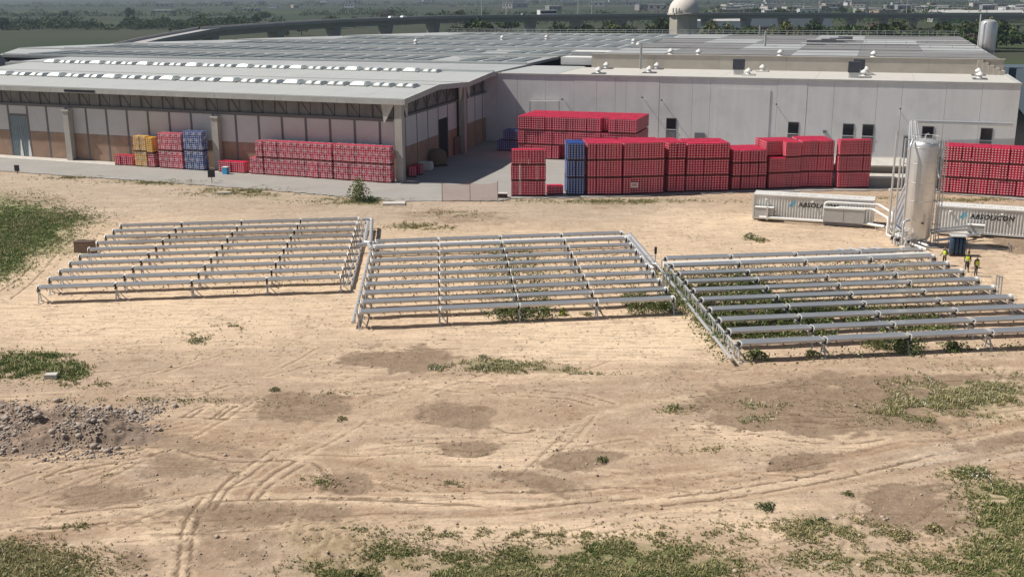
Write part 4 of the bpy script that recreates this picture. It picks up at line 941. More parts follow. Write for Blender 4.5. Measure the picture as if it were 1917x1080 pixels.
# pipework around it
f0 = at(1694, 358); f1 = at(1666, 442); pw = []
for k in range(5):
    dx = k * .36
    top = WW(61.8 + k * .22, -.55, 5.3 + .13 * (k % 2)); fx, fy = f0[0] + dx, f0[1]
    pw.append([WW(LEN - .5, -.45, 5.15 + .32 * (k % 2)) if k < 2 else (top[0], top[1] + .1, 4.2), top, (fx, fy, 5.3 + .13 * (k % 2)), (fx, fy, .75), (f1[0] + dx * .95, f1[1] + 1.2, .6), (f1[0] + dx * .95, f1[1], .5)])
pt = pipes('pipe_bridge', pw, .13, 'bundle of silver pipes from the tank up and over to the white factory wall', sup=None)
for k in range(2):
    xx = f0[0] - .35 + k * 2.4; MB().bar((xx - pw[0][0][0], f0[1] - pw[0][0][1] + .3, 0), (xx - pw[0][0][0], f0[1] - pw[0][0][1] + .3, 6.3), .14, .14).build('rack_post', M['galv'], pt)
for z in (1.6, 3.3, 5.0, 6.2): MB().bar((f0[0] - .4 - pw[0][0][0], f0[1] - pw[0][0][1] + .3, z), (f0[0] + 2.1 - pw[0][0][0], f0[1] - pw[0][0][1] + .3, z), .1, .1).build('rack_rung', M['galv'], pt)
pipes('container_pipe', [[(32.2, 110.6, .9), (32.2, 110.4, 2.45), (37.2, 108.7, 2.45), (37.2, 104.6, 2.4), (37.1, 104.4, .5), (38.6, 98.6, .5)], [(33.2, 110.0, .9), (33.2, 109.8, 2.0), (36.6, 108.6, 2.0), (36.6, 104.0, 2.0), (36.5, 103.8, .4), (38.1, 97.6, .4)]], .115, 'two white pipes from the left container to the tank', 'white', None)
pipes('container_pipe', [[(26.0, 112.5, .45), (36.2, 108.8, .45), (37.4, 107.2, .5)]], .15, 'long low pipe along the foot of the left container', 'white', 4)
pipes('tank_pipe', [[(37.2, 100.6, 1.4), (36.7, 100.2, 1.4), (36.7, 100.2, 9.6), (37.1, 100.7, 10.1)], [(37.0, 101.8, .6), (36.4, 101.6, .6), (36.4, 101.6, 8.2)], [(37.3, 100.2, 2.6), (36.5, 99.6, 2.6), (36.4, 99.3, .5)], [(36.9, 102.6, .5), (36.2, 102.6, 1.5), (36.2, 102.6, 10.6)]], .1, 'silver pipes rising along the left side of the storage tank')
pipes('tank_pipe', [[(39.8, 100.9, 1.2), (40.8, 101.6, 1.2), (44.4, 103.6, .95), (44.6, 104.9, .95)], [(39.8, 101.6, 1.3), (41.2, 102.4, 1.3), (44.8, 104.2, 1.2), (45.0, 105.0, 1.2)], [(39.9, 100.4, .6), (41.0, 100.9, .6), (45.2, 103.2, .6)]], .12, 'pipes between the tank and the right container', 'clad', None)
t = empty('valve_group', (36.9, 101.0, 0), 0, 'cluster of valves and pumps at the foot of the tank', 'valves')
for k in range(6):
    x, y = R.uniform(-1.0, .6), R.uniform(-2.2, 1.2); MB().tube([(x, y, 0), (x, y, R.uniform(.7, 1.4)), (x + .4, y + .2, 1.2)], .09, 8).build('valve_pipe', M['clad'], t); MB().box(x - .14, x + .14, y - .12, y + .12, .45, .75).build('pump', M['dark'] if k % 2 else M['galv'], t)
# pipe frame on the ground beside the tank's shadow
t = empty('ground_frame', at(1846, 470), 0, 'thin rectangular pipe frame lying round the tip of the tank shadow', 'frame'); O = Vector(at(1846, 470))
c4 = [Vector(at(*p)) - O for p in ((1800, 461), (1888, 458), (1890, 471), (1782, 470))]
for a, b in zip(c4[1:], c4[2:]): MB().tube([a + Vector((0, 0, .25)), b + Vector((0, 0, .25))], .03, 6).build('rail', M['shutter'], t)
for c_ in c4: MB().tube([c_, c_ + Vector((0, 0, .27))], .03, 6).build('foot', M['shutter'], t)

# ------------------------------------------------------------------ containers
def text_mesh(s, size, shear=.22):
    cu = bpy.data.curves.new('txt', 'FONT'); cu.body = s; cu.size = size; cu.shear = shear; cu.extrude = .004; cu.offset = .018; cu.align_x = 'LEFT'; cu.space_character = 1.12; cu.resolution_u = 3
    o = bpy.data.objects.new('txt', cu); COL.objects.link(o); bpy.context.view_layer.update()
    me = bpy.data.meshes.new_from_object(o.evaluated_get(bpy.context.evaluated_depsgraph_get())); bpy.data.objects.remove(o); bpy.data.curves.remove(cu); return me
TXT = text_mesh('ABSOLICON', .66); TXT.materials.clear(); TXT.materials.append(M['letter'])
def container(x, y, ang, label, u_text):
    Lc, Wc, Hc = 12.19, 2.44, 2.62
    t = empty('shipping_container', (x, y, .12), ang, label, 'container', 'white shipping containers')
    def corr(p0, p1, nrm, name):
        m = MB(); d = Vector(p1) - Vector(p0); l = d.length; d.normalize(); n = Vector(nrm); k = int(l / .28); w_ = l / k; pts = []
        for i in range(k): pts += [(i * w_, 0), (i * w_ + w_ * .32, 0), (i * w_ + w_ * .5, -.055), (i * w_ + w_ * .82, -.055)]
        pts.append((l, 0))
        for (a, da), (b, db) in zip(pts, pts[1:]):
            A, B = Vector(p0) + d * a + n * da, Vector(p0) + d * b + n * db; m.face([A + Vector((0, 0, .16)), B + Vector((0, 0, .16)), B + Vector((0, 0, Hc - .12)), A + Vector((0, 0, Hc - .12))])
        m.build(name, M['contw'], t)
    corr((.1, .06, 0), (Lc - .1, .06, 0), (0, -1, 0), 'side_wall'); corr((Lc - .1, Wc - .06, 0), (.1, Wc - .06, 0), (0, 1, 0), 'side_wall'); corr((.06, Wc - .1, 0), (.06, .1, 0), (-1, 0, 0), 'end_wall'); corr((Lc - .06, .1, 0), (Lc - .06, Wc - .1, 0), (1, 0, 0), 'end_wall')
    for yy in (0, Wc - .12):
        MB().box(.11, Lc - .11, yy, yy + .12, 0, .16).build('bottom_rail', M['contw'], t); MB().box(.11, Lc - .11, yy, yy + .12, Hc - .12, Hc - .002).build('top_rail', M['contw'], t)
    for xx in (0, Lc - .12):
        MB().box(xx, xx + .12, .12, Wc - .12, 0, .16).build('bottom_rail', M['contw'], t); MB().box(xx, xx + .12, .12, Wc - .12, Hc - .12, Hc - .002).build('top_rail', M['contw'], t)
        for yy in (-.01, Wc - .11): MB().box(xx - .01, xx + .13, yy, yy + .13, -.01, Hc + .015).build('corner_post', M['contw'], t)
    rf = MB(); k = 42; w_ = (Lc - .24) / k
    for i in range(k): rf.box(.12 + i * w_, .12 + i * w_ + w_ * .6, .12, Wc - .12, Hc - .05, Hc - .015); rf.box(.12 + i * w_ + w_ * .6, .12 + (i + 1) * w_, .12, Wc - .12, Hc - .05, Hc - .03)
    rf.build('roof', M['contw'], t)
    o = link('lettering', TXT, t, (u_text, .06 - .007, 1.52)); o.rotation_euler.x = math.pi / 2
    e = MB(); ex = u_text - 1.0
    for k in range(3): e.face([(ex + .12 + k * .2, .05, 1.6 + .02 * k), (ex + .26 + k * .2, .05, 1.6 + .02 * k), (ex + .42 + k * .16, .05, 2.08), (ex + .3 + k * .16, .05, 2.08)])
    e.face([(ex, .05, 1.48), (ex + .5, .05, 1.48), (ex + .3, .05, 1.66), (ex + .1, .05, 1.62)]); e.build('emblem', M['emblem'], t).scale = (1, 1, 1)
    rp_ = MB()
    for k in range(46):
        if R.random() < .28: continue
        x_ = 2.4 + k * .19; rp_.box(x_, x_ + .11, 1.02 + R.uniform(0, .1), 1.22 + R.uniform(0, .14), Hc - .012, Hc - .006)
    rp_.build('roof_print', M['roofprint'], t)
    for u in (1.4, 6.1): MB().lathe([(.02, 0), (.14, .02), (.14, .12), (.02, .15)], 10, c=(u, 0)).build('vent', M['white'], t).location = (0, -.02, 2.05)
    return t
t1 = container(25.49, 113.55, -.344, 'white corrugated container with black lettering half hidden by pipes', 4.65)
t2 = container(42.2, 106.75, -.384, 'white corrugated container with black lettering right of the silver tank', 3.2)
def on(t, name, label, cat, parts):
    o = empty(name, t.matrix_basis @ Vector((0, 0, 0)), t.rotation_euler.z, label, cat)
    for nm, mt, b in parts: MB().box(*b).build(nm, M[mt], o)
    return o
on(t1, 'grey_cabinet', 'flat grey cabinet below the white pipes beside the left container', 'cabinet', [('body', 'grey_box', (7.3, 11.3, -1.1, -.35, .35, 1.75)), ('lid', 'white', (7.25, 11.35, -1.15, -.3, 1.75, 1.82)), ('plinth', 'shutter', (7.4, 11.2, -1.0, -.4, .0, .35)), ('panel_joint', 'shutter', (9.28, 9.32, -1.112, -1.1, .45, 1.7))])
on(t1, 'grey_cabinet', 'small grey cabinet at the left end of the left container', 'cabinet', [('body', 'grey_box', (.35, 2.2, -.75, -.1, .25, 1.35)), ('lid', 'white', (.3, 2.25, -.8, -.08, 1.35, 1.4)), ('pipe', 'clad', (1.55, 1.72, -.95, -.78, .1, 1.5))])
on(t2, 'grey_cabinet', 'grey control cabinet before the right container', 'cabinet', [('body', 'grey_box', (3.1, 4.6, -1.0, -.35, .3, 1.05)), ('lid', 'white', (3.05, 4.65, -1.05, -.3, 1.05, 1.11)), ('skid', 'galv', (.2, 4.3, -1.4, -.4, .1, .3))])
# gas bottle rack
t = empty('gas_bottle_rack', (40.62, 96.9, 0), -.12, 'rack of dark blue gas bottles on a pallet before the tank', 'gas bottles')
MB().box(-.72, .72, -.55, .55, .0, .16).build('pallet', M['wood'], t)
bm_ = MB().lathe([(.13, .17), (.15, .2), (.15, 1.45), (.1, 1.62), (.05, 1.68), (.05, 1.78)], 12).mesh('gas_bottle', M['bottle'], True)
for i in range(4):
    for j in range(3): link('gas_bottle', bm_, t, (-.5 + i * .335, -.36 + j * .36, 0))
MB().box(-.7, .7, -.56, .56, 1.79, 1.86).build('cover', M['grey_box'], t)
for x in (-.7, .66): 
    for y in (-.56, .52): MB().box(x, x + .04, y, y + .04, .16, 1.785).build('rack_post', M['dark'], t)
for z in (.6, 1.2): MB().box(-.66, .66, -.545, -.52, z, z + .04).build('rack_bar', M['dark'], t)

# ------------------------------------------------------------------ people
def skin_mesh(name, V, E, rad, lev=2):
    me = bpy.data.meshes.new(name); me.from_pydata(V, E, []); o = bpy.data.objects.new(name, me); COL.objects.link(o)
    md = o.modifiers.new('skin', 'SKIN'); md.use_smooth_shade = True
    for i, r in enumerate(rad): me.skin_vertices[0].data[i].radius = r if isinstance(r, tuple) else (r, r)
    me.skin_vertices[0].data[0].use_root = True
    o.modifiers.new('sub', 'SUBSURF').levels = lev
    bpy.context.view_layer.update(); r = bpy.data.meshes.new_from_object(o.evaluated_get(bpy.context.evaluated_depsgraph_get())); bpy.data.objects.remove(o); return r
def person(px, py, rz_, label, pose=0):
    p = at(px, py); t = empty('person', (p[0], p[1], float(ground_z(p[0], p[1]))), rz_, label, 'person')
    ls = .06 if pose else .02; ay = -.28 if pose else -.05
    V = [(0, 0, .95), (0, 0, 1.15), (0, .01, 1.38), (0, 0, 1.5), (0, -.01, 1.56), (0, -.015, 1.66), (0, -.01, 1.76),
         (-.10, 0, .88), (-.11, -.02, .5), (-.11, ls, .09), (-.115, -.12, .035), (.10, 0, .88), (.12, .02, .5), (.12, ls, .09), (.13, -.12, .035),
         (-.19, .01, 1.42), (-.25, .02, 1.13), (-.22, ay, .96 if pose else .88), (-.20, ay - .07, .96 if pose else .80), (.19, .01, 1.42), (.26, .02, 1.13), (.24, ay * .6, .9), (.23, ay * .6 - .04, .82)]
    for s, b in ((-1, 18), (1, 22)):
        x, y, z = V[b]
        for f in range(4): V.append((x + s * .0 + (f - 1.5) * .022 * (1 if pose else .4), y - .02 + (0 if pose else (f - 1.5) * .02), z - .075 - .01 * (f in (1, 2))))
        V.append((x - s * .045, y - .03, z - .03))
    E = [(0, 1), (1, 2), (2, 3), (3, 4), (4, 5), (5, 6), (0, 7), (7, 8), (8, 9), (9, 10), (0, 11), (11, 12), (12, 13), (13, 14), (2, 15), (15, 16), (16, 17), (17, 18), (2, 19), (19, 20), (20, 21), (21, 22)]
    E += [(18, 23 + i) for i in range(5)] + [(22, 28 + i) for i in range(5)]
    rad = [(.155, .11), (.145, .105), (.175, .11), .06, .055, (.085, .1), (.06, .07), .085, .06, .045, (.04, .03), .085, .06, .045, (.04, .03), .062, .047, .036, (.032, .02), .062, .047, .036, (.032, .02)] + [.009] * 4 + [.011] + [.009] * 4 + [.011]
    me = skin_mesh('body', V, E, rad, 2)
    for k in ('navy', 'skin', 'hair'): me.materials.append(M[k])
    for q in me.polygons:
        c = q.center
        if c.z > 1.50: q.material_index = 2 if (c.z > 1.71 or (c.y > .015 and c.z > 1.57)) else 1
        elif c.z < .93 and abs(c.x) > .18 and c.z > .6: q.material_index = 1
    link('body', me, t)
    vm = skin_mesh('safety_vest', [(0, 0, .86), (0, 0, 1.12), (0, .008, 1.34), (0, 0, 1.42), (-.16, .005, 1.40), (.16, .005, 1.40)], [(0, 1), (1, 2), (2, 3), (2, 4), (2, 5)], [(.19, .145), (.175, .135), (.20, .14), (.12, .09), (.08, .08), (.08, .08)], 2)
    vm.materials.append(M['vest']); vm.materials.append(M['rim'])
    for q in vm.polygons:
        if .98 < q.center.z < 1.04: q.material_index = 1
    link('safety_vest', vm, t)
    return t
person(1826, 517, .4, 'person in yellow vest and dark trousers standing rightmost by the array')
person(1809, 510, -.5, 'person in yellow vest standing just left of the rightmost person', 1)
person(1811, 501, .9, 'person in yellow vest half hidden behind another near the gas bottles')
person(1767, 497, -1.2, 'person in yellow vest behind the trough rows, apart from the other three', 1)

# ------------------------------------------------------------------ rubble heap
O = at(100, 803); hp = empty('rubble_heap', (O[0], O[1], 0), 0, 'long heap of stones and dug earth at the left edge', 'rubble heap')
hx = np.arange(-9, 7.01, .1); hy = np.arange(-5, 5.01, .1); HX, HY = np.meshgrid(hx, hy); hx_, hy_ = HX.ravel(), HY.ravel()
wx, wy = hx_ + O[0], hy_ + O[1]
ridge = np.exp(-((hy_ - .35 * np.sin(hx_ * .6) + .06 * hx_) / (2.9 - .14 * hx_)) ** 4) * sstep(6.2, 2.6, hx_ + .8 * np.sin(hy_ * 1.3))
HZ = ridge * (.1 + 1.25 * fbm(wx * .55, wy * .6, 201, 4)) * 1.0 + ridge * .6 * (fbm(wx * 2.4, wy * 2.4, 205, 4) - .5) - .12
iy, ix = len(hy), len(hx); id2 = np.arange(ix * iy).reshape(iy, ix)
qd = np.stack([id2[:-1, :-1], id2[:-1, 1:], id2[1:, 1:], id2[1:, :-1]], -1).reshape(-1, 4)
link('earth', np_mesh('earth', np.stack([hx_, hy_, HZ], 1), qd, M['spoil']), hp)
def rock(seed, r=1.0):
    rr = random.Random(seed); m = MB(); import bmesh
    bm = bmesh.new(); bmesh.ops.create_icosphere(bm, subdivisions=1, radius=r)
    for v in bm.verts: v.co *= rr.uniform(.7, 1.2); v.co.z *= .75
    me = bpy.data.meshes.new('stone'); bm.to_mesh(me); bm.free(); me.materials.append(M['stone']); return me
rocks = [rock(i) for i in range(6)]
rv = [np.array([v.co[:] for v in r.vertices]) for r in rocks]; rf_ = [np.array([p.vertices[:] for p in r.polygons]) for r in rocks]
def hz_at(x, y): return HZ[np.clip(np.searchsorted(hy, y), 0, iy - 1) * ix + np.clip(np.searchsorted(hx, x), 0, ix - 1)]
VS, FS, n0 = [], [], 0; nb = 0
for k in range(16000):
    x = R.uniform(-8.6, 6.4); y = R.gauss(0, 2.4); cl = vnoise(np.array([x * .5]), np.array([y * .6]), 7)[0]
    if R.random() > sstep(.38, .8, np.array([cl]))[0] * .9 + .06 or abs(y) > 4.6 or x > 5.6 + R.gauss(0, .5): continue
    s = min(.15, .018 + R.expovariate(42)) if R.random() < .993 else R.uniform(.15, .27); z = float(hz_at(x, y))
    if z < -.05: z = .0
    if s > .10 and nb < 90:
        o = link('stone', R.choice(rocks), hp, (x, y, z + s * .3), R.uniform(0, 6)); o.scale = (s, s * R.uniform(.7, 1), s * .85); nb += 1; continue
    i = R.randrange(6); a = R.uniform(0, 6.28); c_, s_ = math.cos(a), math.sin(a); v = rv[i] * s; VS.append(np.stack([v[:, 0] * c_ - v[:, 1] * s_ + x, v[:, 0] * s_ + v[:, 1] * c_ + y, v[:, 2] + z + s * .25], 1)); FS.append(rf_[i] + n0); n0 += len(v)
o = link('small_stones', np_mesh('small_stones', np.concatenate(VS), np.concatenate(FS), M['stone']), hp); o['kind'] = 'stuff'
# loose stones and clods on the ground
VS, FS, n0 = [], [], 0
for k in range(7000):
    px, py = R.uniform(-30, 1950), R.uniform(600, 1085) if R.random() < .8 else R.uniform(370, 600)
    x, y, _ = at(px, py); c = vnoise(np.array([x * .35]), np.array([y * .35]), 55)[0]
    if R.random() > c ** 2 * 1.6: continue
    s = min(.14, .018 + R.expovariate(50)); z = float(ground_z(x, y)); i = R.randrange(6); a = R.uniform(0, 6.28); c_, s_ = math.cos(a), math.sin(a); v = rv[i] * s
    VS.append(np.stack([v[:, 0] * c_ - v[:, 1] * s_ + x, v[:, 0] * s_ + v[:, 1] * c_ + y, v[:, 2] + z + s * .2], 1)); FS.append(rf_[i] + n0); n0 += len(v)
o = link('loose_stones', np_mesh('loose_stones', np.concatenate(VS), np.concatenate(FS), mat('loose_stone', (.42, .33, .25), .95, var=.35, scale=.8))); tag(o, 'loose stones and clods scattered over the sandy ground', 'stones', kind='stuff')
# ------------------------------------------------------------------ vegetation
def tufts(P, h, n_blade, spread, cols, width=.015):
    """P: Nx3 foot points, h: N heights; every blade one bent strip of 2 triangles"""
    N = len(P); k = n_blade; B = N * k
    f = np.repeat(P, k, 0); hh = np.repeat(h, k) * NP.uniform(.55, 1.1, B); az = NP.uniform(0, 6.283, B); ln = NP.uniform(.2, .95, B) * spread
    off = NP.normal(0, .35, (B, 2)) * np.repeat(h, k)[:, None]
    d = np.stack([np.cos(az), np.sin(az)], 1); s = np.stack([-d[:, 1], d[:, 0]], 1) * (width * (.6 + hh * 3))[:, None]
    b0 = np.concatenate([f[:, :2] + off - s, f[:, 2:3] - .02], 1); b1 = np.concatenate([f[:, :2] + off + s, f[:, 2:3] - .02], 1)
    m = np.concatenate([f[:, :2] + off + d * (hh * ln * .4)[:, None], (f[:, 2] + hh * .65)[:, None]], 1); m0 = m.copy(); m1 = m.copy(); m0[:, :2] -= s * .8; m1[:, :2] += s * .8
    tp = np.concatenate([f[:, :2] + off + d * (hh * ln)[:, None], (f[:, 2] + hh * (1.05 - .4 * ln))[:, None]], 1)
    V = np.stack([b0, b1, m1, m0, tp], 1).reshape(-1, 3); i = np.arange(B)[:, None] * 5
    F = np.concatenate([i + np.array([[0, 1, 2]]), i + np.array([[0, 2, 3]]), i + np.array([[3, 2, 4]])], 0)
    c = np.repeat(cols, k, 0) * NP.uniform(.82, 1.18, (B, 1)); C = np.repeat(c, 5, 0)
    return V, F, np.clip(C, 0, 1)
def leaves(P, size, cols):
    N = len(P); a = NP.normal(0, 1, (N, 3)); a /= np.linalg.norm(a, axis=1)[:, None]; b = NP.normal(0, 1, (N, 3)); b[:, 2] *= .5; b = np.cross(a, b); b /= np.linalg.norm(b, axis=1)[:, None] + 1e-6
    a = a * size[:, None]; b = b * (size * .6)[:, None]
    V = np.stack([P - a, P - b * .9, P + a, P + b], 1).reshape(-1, 3); F = np.arange(N * 4).reshape(-1, 4)
    return V, F, np.clip(np.repeat(cols * NP.uniform(.65, 1.4, (N, 1)), 4, 0), 0, 1)
G_A = np.array([.135, .172, .050]); G_B = np.array([.085, .130, .042]); G_DRY = np.array([.42, .35, .19]); G_OL = np.array([.205, .20, .08]); FLW = np.array([.62, .60, .46])
def scatter(ells, n, thr=.5, nseed=3, freq=.7):
    P = []; tot = sum(e[2] * e[3] * e[4] for e in ells)
    for cx, cy, rx, ry, k in ells:
        m = int(n * rx * ry * k / tot); r = np.abs(NP.normal(0, .62, m)) ** .8; a = NP.uniform(0, 6.283, m)
        for px, py in zip(cx + rx * r * np.cos(a), cy + ry * r * np.sin(a)):
            if py < 322: continue
            P.append(at(px, py))
    P = np.array(P); d = fbm(P[:, 0] * freq, P[:, 1] * freq, nseed, 3); P = P[d > thr + NP.normal(0, .05, len(P))]; P[:, 2] = ground_z(P[:, 0], P[:, 1]); return P
def grass_stuff(name, ells, n, h, mixw, label, thr=.45, blades=7, cat='grass', spread=1.0, freq=.7):
    P = scatter(ells, n, thr, 3 + len(label), freq); N = len(P); ch = NP.choice(len(mixw), N, p=[m_[1] for m_ in mixw]); cols = np.array([m_[0] for m_ in mixw])[ch]
    hh = h * .52 * NP.uniform(.5, 1.3, N) * (.6 + .8 * fbm(P[:, 0] * .9, P[:, 1] * .9, 44, 2))
    wv = sstep(.4, .62, fbm(P[:, 0] * .55, P[:, 1] * .55, 144, 3))[:, None]; wv = wv * (.5 if mixw is DRY or mixw is WHITE else .16); cols = cols * (1 - wv) + (G_OL * .6 + G_DRY * .4) * wv; tall = NP.uniform(0, 1, N) < .06; hh = np.where(tall, hh * 2.2, hh); cols[tall] = cols[tall] * .4 + G_DRY * .6
    V, F, C = tufts(P, hh, blades, spread, cols)
    o = link(name, np_mesh(name, V, F, M['leaf'], 'tint', C)); tag(o, label, cat, kind='stuff'); return o
MEADOW = [(np.array([.15, .215, .06]), .6), (G_B, .2), (G_A, .2)]; GREEN = [(G_A, .50), (G_B, .16), (G_OL, .26), (G_DRY, .08)]; DRY = [(G_OL, .4), (G_DRY, .3), (G_A, .25), (FLW, .05)]; WHITE = [(G_A, .34), (G_OL, .3), (FLW, .2), (G_DRY, .16)]
grass_stuff('grass', [(1190, 1060, 165, 42, 1.4), (960, 1078, 190, 24, 1.4), (980, 1038, 60, 20, .7), (1150, 1028, 110, 18, .6), (850, 1050, 80, 20, .5), (1330, 1060, 70, 26, .6), (740, 1045, 70, 35, .6), (640, 1072, 110, 24, .4)], 32000, .17, GREEN, 'green grass patch along the bottom centre of the field', .40)
grass_stuff('grass', [(60, 1062, 150, 42, 1), (20, 1030, 60, 20, 1)], 5000, .18, DRY, 'olive grass in the bottom left corner', .38)
grass_stuff('grass', [(1890, 965, 72, 45, 1.4), (1870, 925, 75, 28, 1), (1870, 1050, 100, 50, 1), (1740, 1060, 120, 22, .5), (1810, 885, 50, 14, .8)], 9500, .2, GREEN, 'green grass on the bottom right edge of the field', .36)
grass_stuff('grass', [(1790, 745, 160, 46, 1), (1690, 770, 80, 30, 1), (1880, 740, 60, 40, 1), (1410, 775, 42, 20, .8), (1260, 762, 40, 11, .6)], 9000, .24, WHITE, 'pale flowering weeds on the brown soil below the right array', .46)
grass_stuff('grass', [(930, 685, 72, 12, 1), (1020, 692, 60, 9, .8), (820, 688, 22, 6, .6), (1080, 700, 80, 3, .3)], 2600, .24, WHITE, 'strip of flowering weeds below the middle array', .42)
grass_stuff('grass', [(40, 425, 100, 50, 1.3), (0, 480, 55, 40, 1), (130, 408, 70, 18, .5)], 26000, .24, MEADOW, 'green meadow at the left edge beside the left array', .32)
grass_stuff('grass', [(40, 685, 70, 22, 1.1), (130, 696, 34, 15, 1.2), (90, 665, 60, 6, .4)], 4200, .3, MEADOW, 'green weeds above the rubble heap', .36)
grass_stuff('grass', [(450, 360, 110, 8, 1), (300, 342, 110, 5, .9), (660, 377, 90, 6, 1), (790, 425, 60, 7, .8), (1150, 377, 200, 5, .8), (1600, 372, 100, 6, .4), (850, 400, 60, 8, .3), (130, 333, 90, 4, .6), (1820, 375, 110, 5, .6)], 9000, .3, DRY, 'dry weeds along the edge of the yard and road', .42)
grass_stuff('grass', [(1560, 990, 100, 24, 1), (1590, 1050, 130, 25, 1), (375, 632, 40, 12, 1), (430, 610, 40, 12, .6), (620, 735, 60, 6, .4), (205, 893, 26, 8, .6), (600, 900, 40, 14, .8), (850, 905, 40, 8, .6), (1440, 760, 160, 14, .3), (1340, 840, 120, 12, .2), (960, 1000, 300, 14, .5), (1500, 1000, 260, 30, .5), (700, 990, 120, 8, .3), (150, 985, 60, 8, .4), (300, 750, 300, 10, .4), (180, 720, 160, 10, .4)], 12000, .16, DRY, 'sparse dry weeds scattered over the bare ground', .5, freq=1.6)
# undergrowth among the stands
def under(name, k, spots, n, label):
    P = []
    for u0, u1, r0, r1, w_ in spots:
        for _ in range(int(n * w_)): P.append(arr_pt(k, R.uniform(r0, r1), R.uniform(u0, u1), R.uniform(-.3, .3)))
    P = np.array(P); d = fbm(P[:, 0] * .8, P[:, 1] * .8, 91 + k, 3); hmax = (d - .36) * 3.0; P = P[hmax > NP.uniform(0, .25, len(P))]; hmax = np.clip((fbm(P[:, 0] * .8, P[:, 1] * .8, 91 + k, 3) - .30) * 3.2, .08, .85)
    base = P.copy(); base[:, 2] = ground_z(P[:, 0], P[:, 1]); base[:, 2] += NP.uniform(0, 1, len(P)) * hmax
    ch = NP.choice(4, len(P), p=[.42, .33, .2, .05]); cols = np.array([G_A, G_B, G_OL, FLW])[ch]
    V, F, C = leaves(base, NP.uniform(.05, .12, len(P)), cols); o = link(name, np_mesh(name, V, F, M['leaf'], 'tint', C)); tag(o, label, 'undergrowth', kind='stuff')
under('undergrowth', 2, [(-.8, 7, 1.2, 8, 2.4), (-1.6, .4, -.2, 8.6, .25), (0, 12, 1.3, 4.2, 1.5), (6, 17, 1.2, 3.6, .9), (8, 23, 3, 8.6, .35), (2, 22, 8.1, 8.5, .2), (1, 9, 2.5, 7, .9), (0, 20, -.6, .2, .06)], 7500, 'leafy green undergrowth between the rows of the right array')
under('undergrowth', 1, [(9, 14.5, 0, 8.8, 1), (13, 22, 2.5, 7, .35), (20, 24.5, .0, 1.8, .7), (2, 9, 3, 8, .14), (10, 14, -.3, 1.2, .4), (5, 23, -.3, 8, .12)], 4800, 'patchy green undergrowth under the middle array')
under('undergrowth', 0, [(14, 23, 0, 9, .3), (4, 20, -.5, 9, .15)], 2200, 'few small weeds under the left array')
# single plants
def plant_mesh(seed, r, h, n, cols, leaf):
    st_ = np.random.RandomState(seed); a = st_.uniform(0, 6.283, n); rr = np.sqrt(st_.uniform(0, 1, n)); z = st_.uniform(0, 1, n)
    lob = 1 + .35 * np.sin(a * 3 + seed) + .2 * np.sin(a * 5 + 2 * seed); P = np.stack([r * rr * lob * np.cos(a) * (.62 + .5 * np.sin(2.6 * z + .4)), r * rr * lob * np.sin(a) * (.62 + .5 * np.sin(2.6 * z + .4)), h * z * (1 - .5 * rr * rr)], 1)
    ch = st_.choice(len(cols), n); V, F, C = leaves(P, st_.uniform(.5, 1.2, n) * leaf, np.array(cols)[ch]); return np_mesh('leaves', V, F, M['leaf'], 'tint', C)
def plant(px, py, r, h, label, seed, cols=(G_A, G_B, G_B), n=420, leaf=.07, cat='weed', name='weed'):
    p = at(px, py); t = empty(name, (p[0], p[1], float(ground_z(p[0], p[1]))), R.uniform(0, 6), label, cat); link('leaves', plant_mesh(seed, r, h, n, cols, leaf), t)
    m = MB()
    for k in range(5): a = R.uniform(0, 6.28); m.tube([(0, 0, -.05), (r * .4 * math.cos(a), r * .4 * math.sin(a), h * .5), (r * .6 * math.cos(a), r * .6 * math.sin(a), h * .8)], [.02, .015, .006], 5)
    m.build('stem', M['bark'], t); return t
plant(672, 376, 1.0, 2.9, 'tall bushy shrub at the road edge before the wrapped crates', 1, (G_A * 1.25, G_OL, G_A), 1500, .11, 'shrub', 'shrub')
plant(695, 378, 1.1, .7, 'low dark bush at the foot of the roadside shrub', 2, (G_B, G_B * .7), 500, .1)
plant(1404, 448, .75, .65, 'dark green weed below the left container, nearer the arrays', 3, (G_B, G_A)); plant(1424, 452, .7, .4, 'yellowish low weed right of the dark one below the left container', 4, (G_OL, G_A, G_DRY))
plant(1433, 951, .42, .32, 'round dark weed alone on the sand at the lower right', 5, (G_B, G_B * .8), 420, .05); plant(1128, 862, .28, .3, 'small dark weed alone on the sand below the middle array', 6, (G_B * .8, G_OL), 240, .05)
plant(1588, 925, .26, .2, 'tiny dark weed at the corner of the brown soil patch', 7, (G_B, G_OL), 240, .045); plant(1516, 980, .3, .2, 'left one of two little weeds below the round weed', 8, (G_B, G_OL), 240, .045); plant(1538, 976, .22, .22, 'right one of two little weeds below the round weed', 9, (G_B * .8,), 200, .045)
plant(1690, 655, 1.25, 1.15, 'large leafy bush under the front row of the right array', 10, (G_B, G_B * .8, G_A), 1500, .09, 'bush', 'bush'); plant(1785, 655, .8, .6, 'smaller bush right of the large one under the right array', 11, (G_B, G_A), 600, .08, 'bush', 'bush')
plant(1640, 650, .8, .95, 'yellow green bush left of the large one under the right array', 12, (G_A, G_OL), 700, .08, 'bush', 'bush'); plant(1415, 668, .8, .5, 'bush at the front left corner of the right array', 13, (G_B, G_A), 600, .08, 'bush', 'bush'); plant(1520, 665, .5, .4, 'small weed under the first bay of the right array', 14, (G_A, G_OL), 300, .07)
plant(1054, 590, .35, .6, 'bright yellow green plant under the front row of the middle array', 15, (np.array([.30, .32, .05]), G_A), 300, .07); plant(980, 585, .9, .8, 'dark bush at the third stand of the middle array', 16, (G_B, G_A), 700, .08, 'bush', 'bush'); plant(940, 583, .6, .4, 'low bush left of the dark bush in the middle array', 17, (G_B,), 400, .07)
